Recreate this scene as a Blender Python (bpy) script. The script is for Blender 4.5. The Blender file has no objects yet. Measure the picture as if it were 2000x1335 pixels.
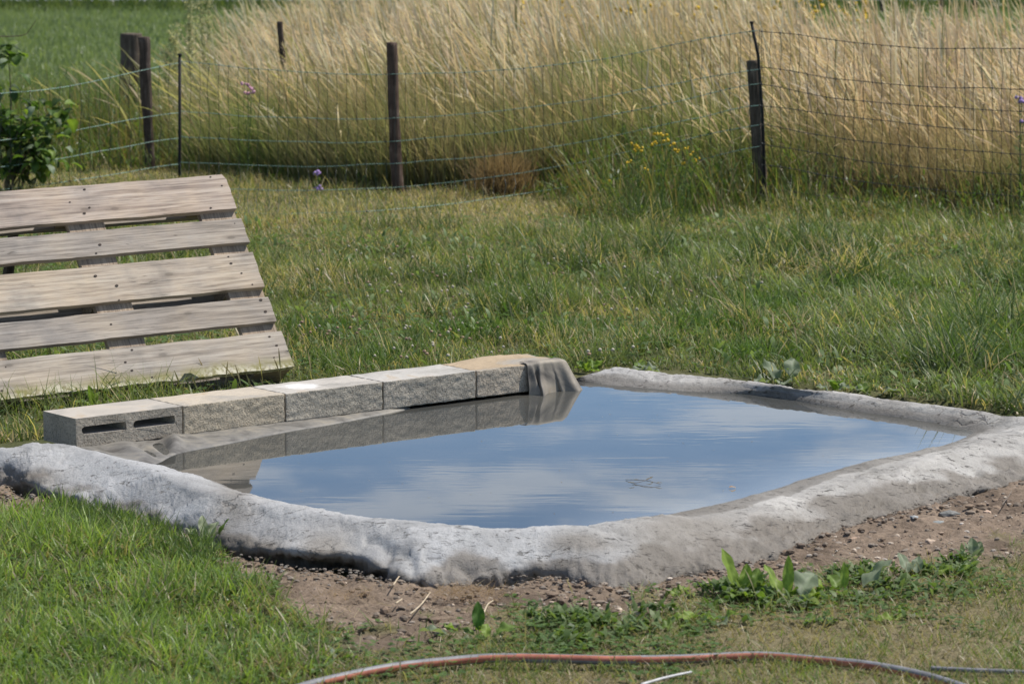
import bpy, bmesh, math, random
import numpy as np
from mathutils import Vector, Matrix, noise as mnoise

random.seed(7)
RNG = np.random.default_rng(11)
SC = bpy.context.scene
COL = SC.collection

# ------------------------------------------------------------------ camera
F, PIT, H = 6448.4, 0.1396, 1.7828            # focal length in photo pixels, downward pitch, eye height
CP, SP = math.cos(PIT), math.sin(PIT)
cd = bpy.data.cameras.new('camera')
cam = bpy.data.objects.new('camera', cd)
COL.objects.link(cam)
cam.location = (0, 0, H)
cam.rotation_euler = (math.pi / 2 - PIT, 0, 0)
cd.sensor_fit = 'HORIZONTAL'
cd.sensor_width = 36
cd.lens = F / 2000 * 36
cd.clip_start = 0.1
cd.clip_end = 2000
cd.dof.use_dof = True
cd.dof.focus_distance = 10.6
cd.dof.aperture_fstop = 9.0
SC.camera = cam

# ------------------------------------------------------------------ light
SUN_AZ, SUN_EL = math.radians(20), math.radians(58)   # azimuth from +X towards +Y
S = Vector((math.cos(SUN_EL) * math.cos(SUN_AZ), math.cos(SUN_EL) * math.sin(SUN_AZ), math.sin(SUN_EL)))
sd = bpy.data.lights.new('sun', 'SUN')
sd.energy = 5.0
sd.angle = math.radians(0.5)
sd.color = (1.0, 0.95, 0.87)
sun = bpy.data.objects.new('sun', sd)
COL.objects.link(sun)
sun.rotation_euler = S.to_track_quat('Z', 'Y').to_euler()

W = bpy.data.worlds.new('World')
SC.world = W
W.use_nodes = True
nt = W.node_tree
nt.nodes.clear()
def N(tree, typ, **kw):
    n = tree.nodes.new(typ)
    for k, v in kw.items():
        if k.startswith('i_'):
            n.inputs[int(k[2:]) if k[2:].isdigit() else k[2:]].default_value = v
        else:
            setattr(n, k, v)
    return n
sky = N(nt, 'ShaderNodeTexSky', sky_type='NISHITA', sun_disc=False)
sky.sun_elevation = SUN_EL
sky.sun_rotation = math.pi / 2 - SUN_AZ
sky.air_density = 1.0
sky.dust_density = 0.15
sky.ozone_density = 2.5
sky.altitude = 300
tc = N(nt, 'ShaderNodeTexCoord')
sep = N(nt, 'ShaderNodeSeparateXYZ')
nt.links.new(tc.outputs['Generated'], sep.inputs[0])
mx = N(nt, 'ShaderNodeMath', operation='MAXIMUM', i_1=0.04)
nt.links.new(sep.outputs['Z'], mx.inputs[0])
dx = N(nt, 'ShaderNodeMath', operation='DIVIDE')
dy = N(nt, 'ShaderNodeMath', operation='DIVIDE')
nt.links.new(sep.outputs['X'], dx.inputs[0]); nt.links.new(mx.outputs[0], dx.inputs[1])
nt.links.new(sep.outputs['Y'], dy.inputs[0]); nt.links.new(mx.outputs[0], dy.inputs[1])
cmb = N(nt, 'ShaderNodeCombineXYZ', i_2=0.0)
nt.links.new(dx.outputs[0], cmb.inputs[0]); nt.links.new(dy.outputs[0], cmb.inputs[1])
cn = N(nt, 'ShaderNodeTexNoise', i_Scale=3.4, i_Detail=6.0, i_Roughness=0.55)
cmap = N(nt, 'ShaderNodeMapping')
CLOUD_OFF = (2.15, 0.4, 0.0)
cmap.inputs['Location'].default_value = CLOUD_OFF
nt.links.new(cmb.outputs[0], cmap.inputs[0])
nt.links.new(cmap.outputs[0], cn.inputs['Vector'])
cr = N(nt, 'ShaderNodeValToRGB')
cr.color_ramp.elements[0].position = 0.50
cr.color_ramp.elements[1].position = 0.64
csum = cn.outputs[0]
for (bx, by, rx, ry, amt) in ((-0.10, 5.30, 0.52, 0.34, 0.13), (0.50, 6.12, 0.17, 0.24, 0.17), (0.15, 5.75, 0.5, 0.22, -0.12), (-0.45, 5.9, 0.3, 0.4, -0.12), (0.75, 5.9, 0.2, 0.3, 0.06)):
    sb = N(nt, 'ShaderNodeVectorMath', operation='SUBTRACT'); sb.inputs[1].default_value = (bx, by, 0)
    nt.links.new(cmb.outputs[0], sb.inputs[0])
    ml = N(nt, 'ShaderNodeVectorMath', operation='MULTIPLY'); ml.inputs[1].default_value = (1 / rx, 1 / ry, 0)
    nt.links.new(sb.outputs[0], ml.inputs[0])
    ln = N(nt, 'ShaderNodeVectorMath', operation='LENGTH'); nt.links.new(ml.outputs[0], ln.inputs[0])
    mr = N(nt, 'ShaderNodeMapRange', interpolation_type='SMOOTHSTEP'); mr.inputs['From Min'].default_value = 1.5; mr.inputs['From Max'].default_value = 0.2
    mr.inputs['To Min'].default_value = 0.0; mr.inputs['To Max'].default_value = amt
    nt.links.new(ln.outputs['Value'], mr.inputs['Value'])
    ad_ = N(nt, 'ShaderNodeMath', operation='ADD'); nt.links.new(csum, ad_.inputs[0]); nt.links.new(mr.outputs[0], ad_.inputs[1])
    csum = ad_.outputs[0]
nt.links.new(csum, cr.inputs[0])
tint = N(nt, 'ShaderNodeMix', data_type='RGBA', blend_type='MULTIPLY')
tint.inputs[0].default_value = 1.0
tint.inputs['B'].default_value = (0.77, 0.92, 1.08, 1)
low = N(nt, 'ShaderNodeMapRange'); low.inputs['From Min'].default_value = 0.08; low.inputs['From Max'].default_value = 0.34; low.inputs['To Min'].default_value = 2.25; low.inputs['To Max'].default_value = 1.0
nt.links.new(sep.outputs['Z'], low.inputs['Value'])
lowm = N(nt, 'ShaderNodeVectorMath', operation='SCALE')
nt.links.new(sky.outputs[0], tint.inputs['A'])
mixc = N(nt, 'ShaderNodeMix', data_type='RGBA')
mixc.inputs['B'].default_value = (15.5, 16.3, 17.2, 1)
cfac = N(nt, 'ShaderNodeMath', operation='MULTIPLY', i_1=0.55)
nt.links.new(cr.outputs[0], cfac.inputs[0])
nt.links.new(cfac.outputs[0], mixc.inputs[0])
nt.links.new(tint.outputs['Result'], lowm.inputs[0]); nt.links.new(low.outputs[0], lowm.inputs['Scale'])
nt.links.new(lowm.outputs[0], mixc.inputs['A'])
bg = N(nt, 'ShaderNodeBackground')
bg.inputs['Strength'].default_value = 0.066
nt.links.new(mixc.outputs['Result'], bg.inputs[0])
wo = N(nt, 'ShaderNodeOutputWorld')
nt.links.new(bg.outputs[0], wo.inputs[0])

SC.view_settings.view_transform = 'Standard'
SC.view_settings.look = 'None'
SC.view_settings.exposure = 0.16
SC.view_settings.gamma = 1.0
SC.cycles.max_bounces = 6
SC.cycles.diffuse_bounces = 3
SC.cycles.glossy_bounces = 3
SC.cycles.transmission_bounces = 4
SC.cycles.caustics_reflective = False
SC.cycles.caustics_refractive = False

# ------------------------------------------------------------------ helpers
def at(px, py, z=0.0):
    """world point at height z seen at a photo pixel"""
    u = -(py - 667.5) / F
    X, Y, Z = (px - 1000) / F, CP + u * SP, -SP + u * CP
    t = (z - H) / Z
    return np.array([X * t, Y * t, z])
def at_y(px, py, D):
    """world point at distance D (along +Y) seen at a photo pixel"""
    u = -(py - 667.5) / F
    X, Y, Z = (px - 1000) / F, CP + u * SP, -SP + u * CP
    t = D / Y
    return np.array([X * t, D, H + Z * t])
def dist_at(py):
    return at(1000, py)[1]
def project(x, y, z):
    dz = z - H
    D = y * CP - dz * SP
    U = y * SP + dz * CP
    return 1000 + F * x / D, 667.5 - F * U / D

def hash2(ix, iy, seed):
    h = (ix.astype(np.int64) * 374761393 + iy.astype(np.int64) * 668265263 + seed * 974634777) & 0xffffffff
    h = ((h ^ (h >> 13)) * 1274126177) & 0xffffffff
    h = h ^ (h >> 16)
    return (h & 0xffffff) / float(0x1000000)
def vnoise(x, y, seed=0):
    x = np.asarray(x, float); y = np.asarray(y, float)
    ix, iy = np.floor(x), np.floor(y)
    fx, fy = x - ix, y - iy
    fx = fx * fx * (3 - 2 * fx); fy = fy * fy * (3 - 2 * fy)
    a = hash2(ix, iy, seed); b = hash2(ix + 1, iy, seed); c = hash2(ix, iy + 1, seed); d = hash2(ix + 1, iy + 1, seed)
    return (a * (1 - fx) + b * fx) * (1 - fy) + (c * (1 - fx) + d * fx) * fy
def fbm(x, y, seed=0, oct=3):
    s = 0; a = 0.5; t = 0
    for o in range(oct):
        s = s + a * vnoise(np.asarray(x) * 2 ** o, np.asarray(y) * 2 ** o, seed + o * 17); t += a; a *= 0.5
    return s / t
def sstep(a, b, x):
    t = np.clip((x - a) / (b - a), 0, 1)
    return t * t * (3 - 2 * t)
def lerp(a, b, t):
    return a + (b - a) * t

def link(o, parent=None):
    COL.objects.link(o)
    if parent is not None:
        o.parent = parent
    return o
def tag(o, label=None, cat=None, group=None, kind=None):
    if label: o['label'] = label
    if cat: o['category'] = cat
    if group: o['group'] = group
    if kind: o['kind'] = kind
    return o
def empty(name, loc, label=None, cat=None, group=None):
    o = bpy.data.objects.new(name, None)
    o.empty_display_size = 0.1
    o.location = Vector(loc)
    return tag(link(o), label, cat, group)
def obj(name, verts, faces, mat, parent=None, smooth=False, world=True):
    """mesh from world-space vertices; a child of an (unrotated) parent is stored relative to it"""
    v = np.asarray(verts, float).reshape(-1, 3)
    if parent is not None and world:
        p = parent
        off = np.zeros(3)
        while p is not None:
            off += np.array(p.location); p = p.parent
        v = v - off
    me = bpy.data.meshes.new(name)
    me.from_pydata(v.tolist(), [], [tuple(int(i) for i in f) for f in faces])
    for m in (mat if isinstance(mat, (list, tuple)) else [mat]):
        me.materials.append(m)
    me.polygons.foreach_set('use_smooth', [smooth] * len(me.polygons))
    me.update()
    return link(bpy.data.objects.new(name, me), parent)
def obj_bm(name, bm, mat, parent=None, smooth=False):
    if parent is not None:
        p = parent; off = Vector((0, 0, 0))
        while p is not None:
            off += p.location; p = p.parent
        bmesh.ops.translate(bm, verts=bm.verts, vec=-off)
    bmesh.ops.recalc_face_normals(bm, faces=bm.faces)
    me = bpy.data.meshes.new(name)
    bm.to_mesh(me); bm.free()
    for m in (mat if isinstance(mat, (list, tuple)) else [mat]):
        me.materials.append(m)
    me.polygons.foreach_set('use_smooth', [smooth] * len(me.polygons))
    return link(bpy.data.objects.new(name, me), parent)
def fast_mesh(name, verts, quads, cols, mat, parent=None, smooth=True):
    """large quad mesh with a point colour attribute"""
    me = bpy.data.meshes.new(name)
    n, q = len(verts), len(quads)
    me.vertices.add(n)
    me.vertices.foreach_set('co', np.ascontiguousarray(verts, dtype=np.float32).ravel())
    me.loops.add(q * 4)
    me.loops.foreach_set('vertex_index', np.ascontiguousarray(quads, dtype=np.int32).ravel())
    me.polygons.add(q)
    me.polygons.foreach_set('loop_start', np.arange(0, q * 4, 4, dtype=np.int32))
    me.polygons.foreach_set('loop_total', np.full(q, 4, dtype=np.int32))
    me.polygons.foreach_set('use_smooth', np.full(q, smooth, dtype=bool))
    if cols is not None:
        ca = me.color_attributes.new('Col', 'FLOAT_COLOR', 'POINT')
        c4 = np.ones((n, 4), np.float32); c4[:, :3] = cols
        ca.data.foreach_set('color', c4.ravel())
    me.update(calc_edges=True)
    me.validate()
    me.materials.append(mat)
    return link(bpy.data.objects.new(name, me), parent)

def ribbons(base, h, az, lean, bend, width, face, c0, c1, K=3, prof=None, cpow=1.0, cup=0.0):
    """N flat tapering blades as numpy arrays -> verts, quads, cols"""
    n = len(base)
    t = np.linspace(0, 1, K + 1)
    if prof is None:
        prof = np.maximum(1 - t ** 1.6, 0.08)
    dirh = np.stack([np.cos(az), np.sin(az)], 1)
    pts = np.zeros((n, K + 1, 3)); pts[:, 0] = base
    for k in range(K):
        phi = lean + bend * (t[k] + t[k + 1]) * 0.5
        st = h / K
        pts[:, k + 1, 0] = pts[:, k, 0] + st * np.sin(phi) * dirh[:, 0]
        pts[:, k + 1, 1] = pts[:, k, 1] + st * np.sin(phi) * dirh[:, 1]
        pts[:, k + 1, 2] = pts[:, k, 2] + st * np.cos(phi)
    side = np.stack([np.cos(face), np.sin(face), np.zeros(n)], 1)
    wv = width[:, None] * prof[None, :] * 0.5
    L = pts - side[:, None, :] * wv[:, :, None]
    R = pts + side[:, None, :] * wv[:, :, None]
    V = np.stack([L, R], 2).reshape(-1, 3)
    b = (np.arange(n) * (K + 1) * 2)[:, None]
    k = np.arange(K)[None, :] * 2
    i0 = b + k
    Q = np.stack([i0, i0 + 1, i0 + 3, i0 + 2], 2).reshape(-1, 4)
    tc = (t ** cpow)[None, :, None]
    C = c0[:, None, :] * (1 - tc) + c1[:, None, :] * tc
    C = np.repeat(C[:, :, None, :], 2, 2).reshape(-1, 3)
    return V, Q, C
def merge(parts):
    V, Q, C, off = [], [], [], 0
    for v, q, c in parts:
        V.append(v); Q.append(q + off); C.append(c); off += len(v)
    return np.concatenate(V), np.concatenate(Q), np.concatenate(C)

def catmull(P, sub):
    P = np.asarray(P, float)
    out = []
    n = len(P)
    for i in range(n - 1):
        p0, p1, p2, p3 = P[max(i - 1, 0)], P[i], P[i + 1], P[min(i + 2, n - 1)]
        for s in range(sub):
            t = s / sub
            out.append(0.5 * ((2 * p1) + (p2 - p0) * t + (2 * p0 - 5 * p1 + 4 * p2 - p3) * t * t + (3 * p1 - p0 - 3 * p2 + p3) * t ** 3))
    out.append(P[-1])
    return np.array(out)
def tube(path, r, sides=8, caps=True):
    """verts, faces of a tube round a polyline; r is a number or one radius per point"""
    P = np.asarray(path, float); n = len(P)
    r = np.full(n, r) if np.isscalar(r) else np.asarray(r, float)
    T = np.gradient(P, axis=0); T /= np.linalg.norm(T, axis=1)[:, None] + 1e-12
    up = np.array([0, 0, 1.0]) if abs(T[0, 2]) < 0.9 else np.array([0, 1.0, 0])
    V = []
    for i in range(n):
        a = np.cross(up, T[i]); a /= np.linalg.norm(a) + 1e-12
        b = np.cross(T[i], a)
        for s in range(sides):
            th = 2 * math.pi * s / sides
            V.append(P[i] + r[i] * (a * math.cos(th) + b * math.sin(th)))
    Fc = []
    for i in range(n - 1):
        for s in range(sides):
            s2 = (s + 1) % sides
            Fc.append((i * sides + s, i * sides + s2, (i + 1) * sides + s2, (i + 1) * sides + s))
    if caps:
        Fc.append(tuple(range(sides - 1, -1, -1)))
        Fc.append(tuple((n - 1) * sides + s for s in range(sides)))
    return np.array(V), Fc
def join_vf(parts):
    V, Fc, off = [], [], 0
    for v, f in parts:
        V.append(np.asarray(v)); Fc += [tuple(i + off for i in q) for q in f]; off += len(v)
    return np.concatenate(V), Fc

# ------------------------------------------------------------------ materials
def mat(name):
    m = bpy.data.materials.new(name)
    m.use_nodes = True
    t = m.node_tree
    b = t.nodes['Principled BSDF']
    return m, t, b
def ramp(t, stops):
    r = t.nodes.new('ShaderNodeValToRGB')
    e = r.color_ramp.elements
    while len(e) < len(stops): e.new(0.5)
    for k, (p, c) in enumerate(stops):
        e[k].position = p
        e[k].color = (c[0], c[1], c[2], 1) if not np.isscalar(c) else (c, c, c, 1)
    return r
def noise_node(t, vec, scale, detail=4, rough=0.55, dist=0.0):
    n = N(t, 'ShaderNodeTexNoise', i_Scale=scale, i_Detail=detail, i_Roughness=rough, i_Distortion=dist)
    if vec is not None: t.links.new(vec, n.inputs['Vector'])
    return n
def mixrgb(t, fac, a, b, blend='MIX'):
    m = N(t, 'ShaderNodeMix', data_type='RGBA', blend_type=blend)
    for sock, v in ((m.inputs[0], fac), (m.inputs['A'], a), (m.inputs['B'], b)):
        if isinstance(v, bpy.types.NodeSocket): t.links.new(v, sock)
        elif np.isscalar(v): sock.default_value = v
        else: sock.default_value = (v[0], v[1], v[2], 1)
    return m.outputs['Result']
def bump(t, b, height, strength, dist):
    n = N(t, 'ShaderNodeBump', i_Strength=strength, i_Distance=dist)
    t.links.new(height, n.inputs['Height'])
    t.links.new(n.outputs[0], b.inputs['Normal'])
    return n
def geo_pos(t):
    return N(t, 'ShaderNodeNewGeometry').outputs['Position']
def simple(name, c, rough=0.7, var=0.25, scale=30, spec=0.3, bstr=0.0, bdist=0.002, metallic=0.0):
    m, t, b = mat(name)
    g = geo_pos(t)
    n = noise_node(t, g, scale, 5, 0.6)
    r = ramp(t, [(0.3, [x * (1 - var) for x in c]), (0.7, [min(x * (1 + var), 1) for x in c])])
    t.links.new(n.outputs[0], r.inputs[0])
    t.links.new(r.outputs[0], b.inputs['Base Color'])
    b.inputs['Roughness'].default_value = rough
    b.inputs['Specular IOR Level'].default_value = spec
    b.inputs['Metallic'].default_value = metallic
    if bstr: bump(t, b, n.outputs[0], bstr, bdist)
    return m
def leafy(name, trans=0.35, rough=0.5, spec=0.25, tmul=(1.15, 1.25, 0.5)):
    """foliage: colour from the mesh, part of the light passes through the blade"""
    m, t, b = mat(name)
    a = N(t, 'ShaderNodeAttribute', attribute_name='Col')
    t.links.new(a.outputs['Color'], b.inputs['Base Color'])
    b.inputs['Roughness'].default_value = rough
    b.inputs['Specular IOR Level'].default_value = spec
    tr = N(t, 'ShaderNodeBsdfTranslucent')
    c2 = mixrgb(t, 1.0, a.outputs['Color'], tmul, 'MULTIPLY')
    t.links.new(c2, tr.inputs['Color'])
    ms = N(t, 'ShaderNodeMixShader', i_0=trans)
    t.links.new(b.outputs[0], ms.inputs[1]); t.links.new(tr.outputs[0], ms.inputs[2])
    t.links.new(ms.outputs[0], t.nodes['Material Output'].inputs['Surface'])
    return m
M_grass = leafy('grass_blades', 0.45, 0.42, 0.36)
M_straw = leafy('dry_stems', 0.5, 0.6, 0.15, (1.1, 1.05, 0.8))
M_leaf = leafy('broad_leaves', 0.4, 0.5, 0.22)
M_petal = leafy('petals', 0.35, 0.6, 0.2, (1, 1, 1))

def m_concrete_rim():
    m, t, b = mat('trowelled_concrete')
    g = geo_pos(t)
    a = N(t, 'ShaderNodeAttribute', attribute_name='Col')
    n1 = noise_node(t, g, 4.2, 8, 0.68, 0.6)
    n2 = noise_node(t, g, 70, 5, 0.72)
    n3 = noise_node(t, g, 150, 4, 0.7)
    r1 = ramp(t, [(0.30, (0.30, 0.297, 0.29)), (0.47, (0.385, 0.382, 0.377)), (0.56, (0.41, 0.408, 0.405)), (0.72, (0.455, 0.455, 0.455))])
    t.links.new(n1.outputs[0], r1.inputs[0])
    r2 = ramp(t, [(0.32, 0.78), (0.5, 1.0)])
    t.links.new(n3.outputs[0], r2.inputs[0])
    c = mixrgb(t, 1.0, r1.outputs[0], r2.outputs[0], 'MULTIPLY')
    c = mixrgb(t, 1.0, c, a.outputs['Color'], 'MULTIPLY')
    # pits, drag marks and dark grit pressed into the mortar
    mp = N(t, 'ShaderNodeMapping'); mp.inputs['Scale'].default_value = (26, 62, 62); mp.inputs['Rotation'].default_value = (0, 0, 0.4)
    t.links.new(g, mp.inputs[0])
    np_ = noise_node(t, mp.outputs[0], 1.0, 6, 0.74, 0.9)
    rp = ramp(t, [(0.585, 0.0), (0.625, 1.0)]); t.links.new(np_.outputs[0], rp.inputs[0])
    rq = ramp(t, [(0.40, 0.15), (0.58, 1.0)]); t.links.new(noise_node(t, g, 4.0, 4, 0.55).outputs[0], rq.inputs[0])
    pm = N(t, 'ShaderNodeMath', operation='MULTIPLY'); t.links.new(rp.outputs[0], pm.inputs[0]); t.links.new(rq.outputs[0], pm.inputs[1])
    # hairline cracks
    vc = N(t, 'ShaderNodeTexVoronoi', feature='DISTANCE_TO_EDGE', i_Scale=5.0)
    dv = N(t, 'ShaderNodeVectorMath', operation='MULTIPLY_ADD'); dv.inputs[1].default_value = (0.12, 0.12, 0.12)
    t.links.new(noise_node(t, g, 9, 4, 0.6).outputs['Color'], dv.inputs[0]); t.links.new(g, dv.inputs[2]); t.links.new(dv.outputs[0], vc.inputs['Vector'])
    rv = ramp(t, [(0.006, 1.0), (0.018, 0.0)]); t.links.new(vc.outputs['Distance'], rv.inputs[0])
    rw_ = ramp(t, [(0.58, 0.0), (0.64, 0.6)]); t.links.new(noise_node(t, g, 2.4, 2, 0.5).outputs[0], rw_.inputs[0])
    cm = N(t, 'ShaderNodeMath', operation='MULTIPLY'); t.links.new(rv.outputs[0], cm.inputs[0]); t.links.new(rw_.outputs[0], cm.inputs[1])
    pk = N(t, 'ShaderNodeMath', operation='MAXIMUM'); t.links.new(pm.outputs[0], pk.inputs[0]); t.links.new(cm.outputs[0], pk.inputs[1])
    c = mixrgb(t, pk.outputs[0], c, (0.12, 0.11, 0.10))
    t.links.new(c, b.inputs['Base Color'])
    b.inputs['Roughness'].default_value = 0.92
    b.inputs['Specular IOR Level'].default_value = 0.12
    ad0 = N(t, 'ShaderNodeMath', operation='MULTIPLY_ADD', i_1=0.6)
    t.links.new(n3.outputs[0], ad0.inputs[0]); t.links.new(n2.outputs[0], ad0.inputs[2])
    ad = N(t, 'ShaderNodeMath', operation='MULTIPLY_ADD', i_1=-1.0)
    t.links.new(pk.outputs[0], ad.inputs[0]); t.links.new(ad0.outputs[0], ad.inputs[2])
    bump(t, b, ad.outputs[0], 1.0, 0.0036)
    return m
M_rim = m_concrete_rim()

def m_block(name, tint, top, smear=None):
    m, t, b = mat(name)
    g = geo_pos(t)
    n1 = noise_node(t, g, 9, 5, 0.6)
    n2 = noise_node(t, g, 190, 3, 0.65)
    n3 = noise_node(t, g, 75, 3, 0.6)
    r1 = ramp(t, [(0.28, [x * 0.70 for x in tint]), (0.5, [x * 0.95 for x in tint]), (0.72, [x * 1.12 for x in tint])])
    t.links.new(n1.outputs[0], r1.inputs[0])
    r2 = ramp(t, [(0.34, 0.55), (0.46, 1.0)])
    t.links.new(n2.outputs[0], r2.inputs[0])
    c = mixrgb(t, 1.0, r1.outputs[0], r2.outputs[0], 'MULTIPLY')
    # upward faces take a separate tone with rust stains
    nrm = N(t, 'ShaderNodeNewGeometry').outputs['True Normal']
    sp = N(t, 'ShaderNodeSeparateXYZ'); t.links.new(nrm, sp.inputs[0])
    up = ramp(t, [(0.75, 0.0), (0.9, 1.0)]); t.links.new(sp.outputs['Z'], up.inputs[0])
    rt = ramp(t, [(0.33, (0.31, 0.295, 0.27)), (0.48, [x * .86 for x in top]), (0.60, [x * .95 for x in top]), (0.74, (0.40, 0.31, 0.21))])
    nt_ = noise_node(t, g, 6.5, 5, 0.6, 0.6); t.links.new(nt_.outputs[0], rt.inputs[0])
    c = mixrgb(t, up.outputs[0], c, rt.outputs[0])
    if smear is not None:      # a dab of white lime left on the top
        dn = N(t, 'ShaderNodeVectorMath', operation='DISTANCE'); dn.inputs[1].default_value = smear
        t.links.new(g, dn.inputs[0])
        w_ = N(t, 'ShaderNodeMath', operation='MULTIPLY_ADD', i_1=0.10, i_2=-0.05); t.links.new(noise_node(t, g, 30, 4, 0.6).outputs[0], w_.inputs[0])
        sm_ = N(t, 'ShaderNodeMath', operation='ADD'); t.links.new(dn.outputs['Value'], sm_.inputs[0]); t.links.new(w_.outputs[0], sm_.inputs[1])
        rs = ramp(t, [(0.03, 0.9), (0.075, 0.0)]); t.links.new(sm_.outputs[0], rs.inputs[0])
        c = mixrgb(t, rs.outputs[0], c, (0.72, 0.71, 0.70))
    t.links.new(c, b.inputs['Base Color'])
    b.inputs['Roughness'].default_value = 0.92
    b.inputs['Specular IOR Level'].default_value = 0.12
    ad = N(t, 'ShaderNodeMath', operation='MULTIPLY_ADD', i_1=0.8)
    t.links.new(r2.outputs[0], ad.inputs[0]); t.links.new(n3.outputs[0], ad.inputs[2])
    sc = N(t, 'ShaderNodeMath', operation='MULTIPLY_ADD', i_1=-0.75, i_2=1.0)
    t.links.new(up.outputs[0], sc.inputs[0])
    bn = bump(t, b, ad.outputs[0], 1.0, 0.004)
    t.links.new(sc.outputs[0], bn.inputs['Strength'])
    return m

def m_wood(name, dark, mid, light, axis, moss=False):
    """grained weathered board; axis = direction of the grain"""
    m, t, b = mat(name)
    g = geo_pos(t)
    # rotate into board space so the noise stretches along the grain
    e, u, n = axis
    def dot(v):
        d = N(t, 'ShaderNodeVectorMath', operation='DOT_PRODUCT'); d.inputs[1].default_value = v
        t.links.new(g, d.inputs[0]); return d.outputs['Value']
    cx = N(t, 'ShaderNodeCombineXYZ')
    t.links.new(dot(tuple(np.array(e) * 1.6)), cx.inputs[0]); t.links.new(dot(tuple(np.array(u) * 48)), cx.inputs[1]); t.links.new(dot(tuple(np.array(n) * 48)), cx.inputs[2])
    n1 = noise_node(t, cx.outputs[0], 1.6, 7, 0.62, 0.5)
    cx2 = N(t, 'ShaderNodeCombineXYZ')
    t.links.new(dot(tuple(np.array(e) * 5)), cx2.inputs[0]); t.links.new(dot(tuple(np.array(u) * 110)), cx2.inputs[1]); t.links.new(dot(tuple(np.array(n) * 110)), cx2.inputs[2])
    n2 = noise_node(t, cx2.outputs[0], 1.3, 4, 0.6)
    n3 = noise_node(t, g, 5.5, 5, 0.6)
    r1 = ramp(t, [(0.3, dark), (0.5, mid), (0.68, light)])
    t.links.new(n1.outputs[0], r1.inputs[0])
    r2 = ramp(t, [(0.30, 0.55), (0.52, 1.0)])
    t.links.new(n2.outputs[0], r2.inputs[0])
    c = mixrgb(t, 1.0, r1.outputs[0], r2.outputs[0], 'MULTIPLY')
    # knots and long drying cracks
    cx3 = N(t, 'ShaderNodeCombineXYZ')
    t.links.new(dot(tuple(np.array(e) * 3.0)), cx3.inputs[0]); t.links.new(dot(tuple(np.array(u) * 7.5)), cx3.inputs[1]); t.links.new(dot(tuple(np.array(n) * 3)), cx3.inputs[2])
    vk = N(t, 'ShaderNodeTexVoronoi', feature='F1', voronoi_dimensions='2D', i_Scale=1.0)
    t.links.new(cx3.outputs[0], vk.inputs['Vector'])
    rk = ramp(t, [(0.035, 1.0), (0.06, 0.35), (0.14, 0.0)]); t.links.new(vk.outputs['Distance'], rk.inputs[0])
    kf = N(t, 'ShaderNodeMath', operation='MULTIPLY', i_1=0.6); t.links.new(rk.outputs[0], kf.inputs[0])
    c = mixrgb(t, kf.outputs[0], c, [x * 0.5 for x in dark])
    cx4 = N(t, 'ShaderNodeCombineXYZ')
    t.links.new(dot(tuple(np.array(e) * 1.2)), cx4.inputs[0]); t.links.new(dot(tuple(np.array(u) * 30)), cx4.inputs[1]); t.links.new(dot(tuple(np.array(n) * 30)), cx4.inputs[2])
    nk = noise_node(t, cx4.outputs[0], 1.0, 3, 0.5, 0.2)
    rc = ramp(t, [(0.492, 0.0), (0.4985, 1.0), (0.5015, 1.0), (0.508, 0.0)]); t.links.new(nk.outputs[0], rc.inputs[0])
    rg = ramp(t, [(0.5, 0.0), (0.62, 0.75)]); t.links.new(noise_node(t, g, 3.5, 2, 0.5).outputs[0], rg.inputs[0])
    cf = N(t, 'ShaderNodeMath', operation='MULTIPLY'); t.links.new(rc.outputs[0], cf.inputs[0]); t.links.new(rg.outputs[0], cf.inputs[1])
    c = mixrgb(t, cf.outputs[0], c, [x * 0.4 for x in dark])
    r3 = ramp(t, [(0.3, (0.70, 0.71, 0.74)), (0.48, (0.95, 0.93, 0.92)), (0.66, (1.08, 1.02, 0.94))])
    t.links.new(n3.outputs[0], r3.inputs[0])
    c = mixrgb(t, 1.0, c, r3.outputs[0], 'MULTIPLY')
    if moss:
        a = N(t, 'ShaderNodeAttribute', attribute_name='Col')
        sx = N(t, 'ShaderNodeSeparateColor'); t.links.new(a.outputs['Color'], sx.inputs[0])
        nm = noise_node(t, g, 22, 4, 0.6)
        ma = N(t, 'ShaderNodeMath', operation='MULTIPLY'); 
        rm = ramp(t, [(0.3, 0.1), (0.55, 1.0)]); t.links.new(nm.outputs[0], rm.inputs[0])
        t.links.new(sx.outputs[0], ma.inputs[0]); t.links.new(rm.outputs[0], ma.inputs[1])
        c = mixrgb(t, ma.outputs[0], c, (0.24, 0.22, 0.09))
        mb = N(t, 'ShaderNodeMath', operation='MULTIPLY')
        rm2 = ramp(t, [(0.42, 0.0), (0.55, 1.0)]); t.links.new(noise_node(t, g, 60, 4, 0.65).outputs[0], rm2.inputs[0])
        t.links.new(sx.outputs[1], mb.inputs[0]); t.links.new(rm2.outputs[0], mb.inputs[1])
        c = mixrgb(t, mb.outputs[0], c, (0.62, 0.58, 0.45))
    t.links.new(c, b.inputs['Base Color'])
    b.inputs['Roughness'].default_value = 0.85
    b.inputs['Specular IOR Level'].default_value = 0.18
    bump(t, b, n2.outputs[0], 0.5, 0.0015)
    return m

M_iron = simple('rusted_nail', (0.045, 0.032, 0.026), 0.8, 0.3, 90)
M_cavity = simple('cavity_concrete', (0.26, 0.25, 0.23), 0.95, 0.3, 60)
M_blackrod = simple('black_plastic_rod', (0.012, 0.012, 0.013), 0.6, 0.2, 40, 0.2)
M_hose_grey = simple('grey_hose_rubber', (0.20, 0.20, 0.215), 0.5, 0.28, 30, 0.3)
M_hose_red = simple('red_hose_stripe', (0.42, 0.15, 0.10), 0.55, 0.3, 25, 0.3)
M_liner = None

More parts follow.
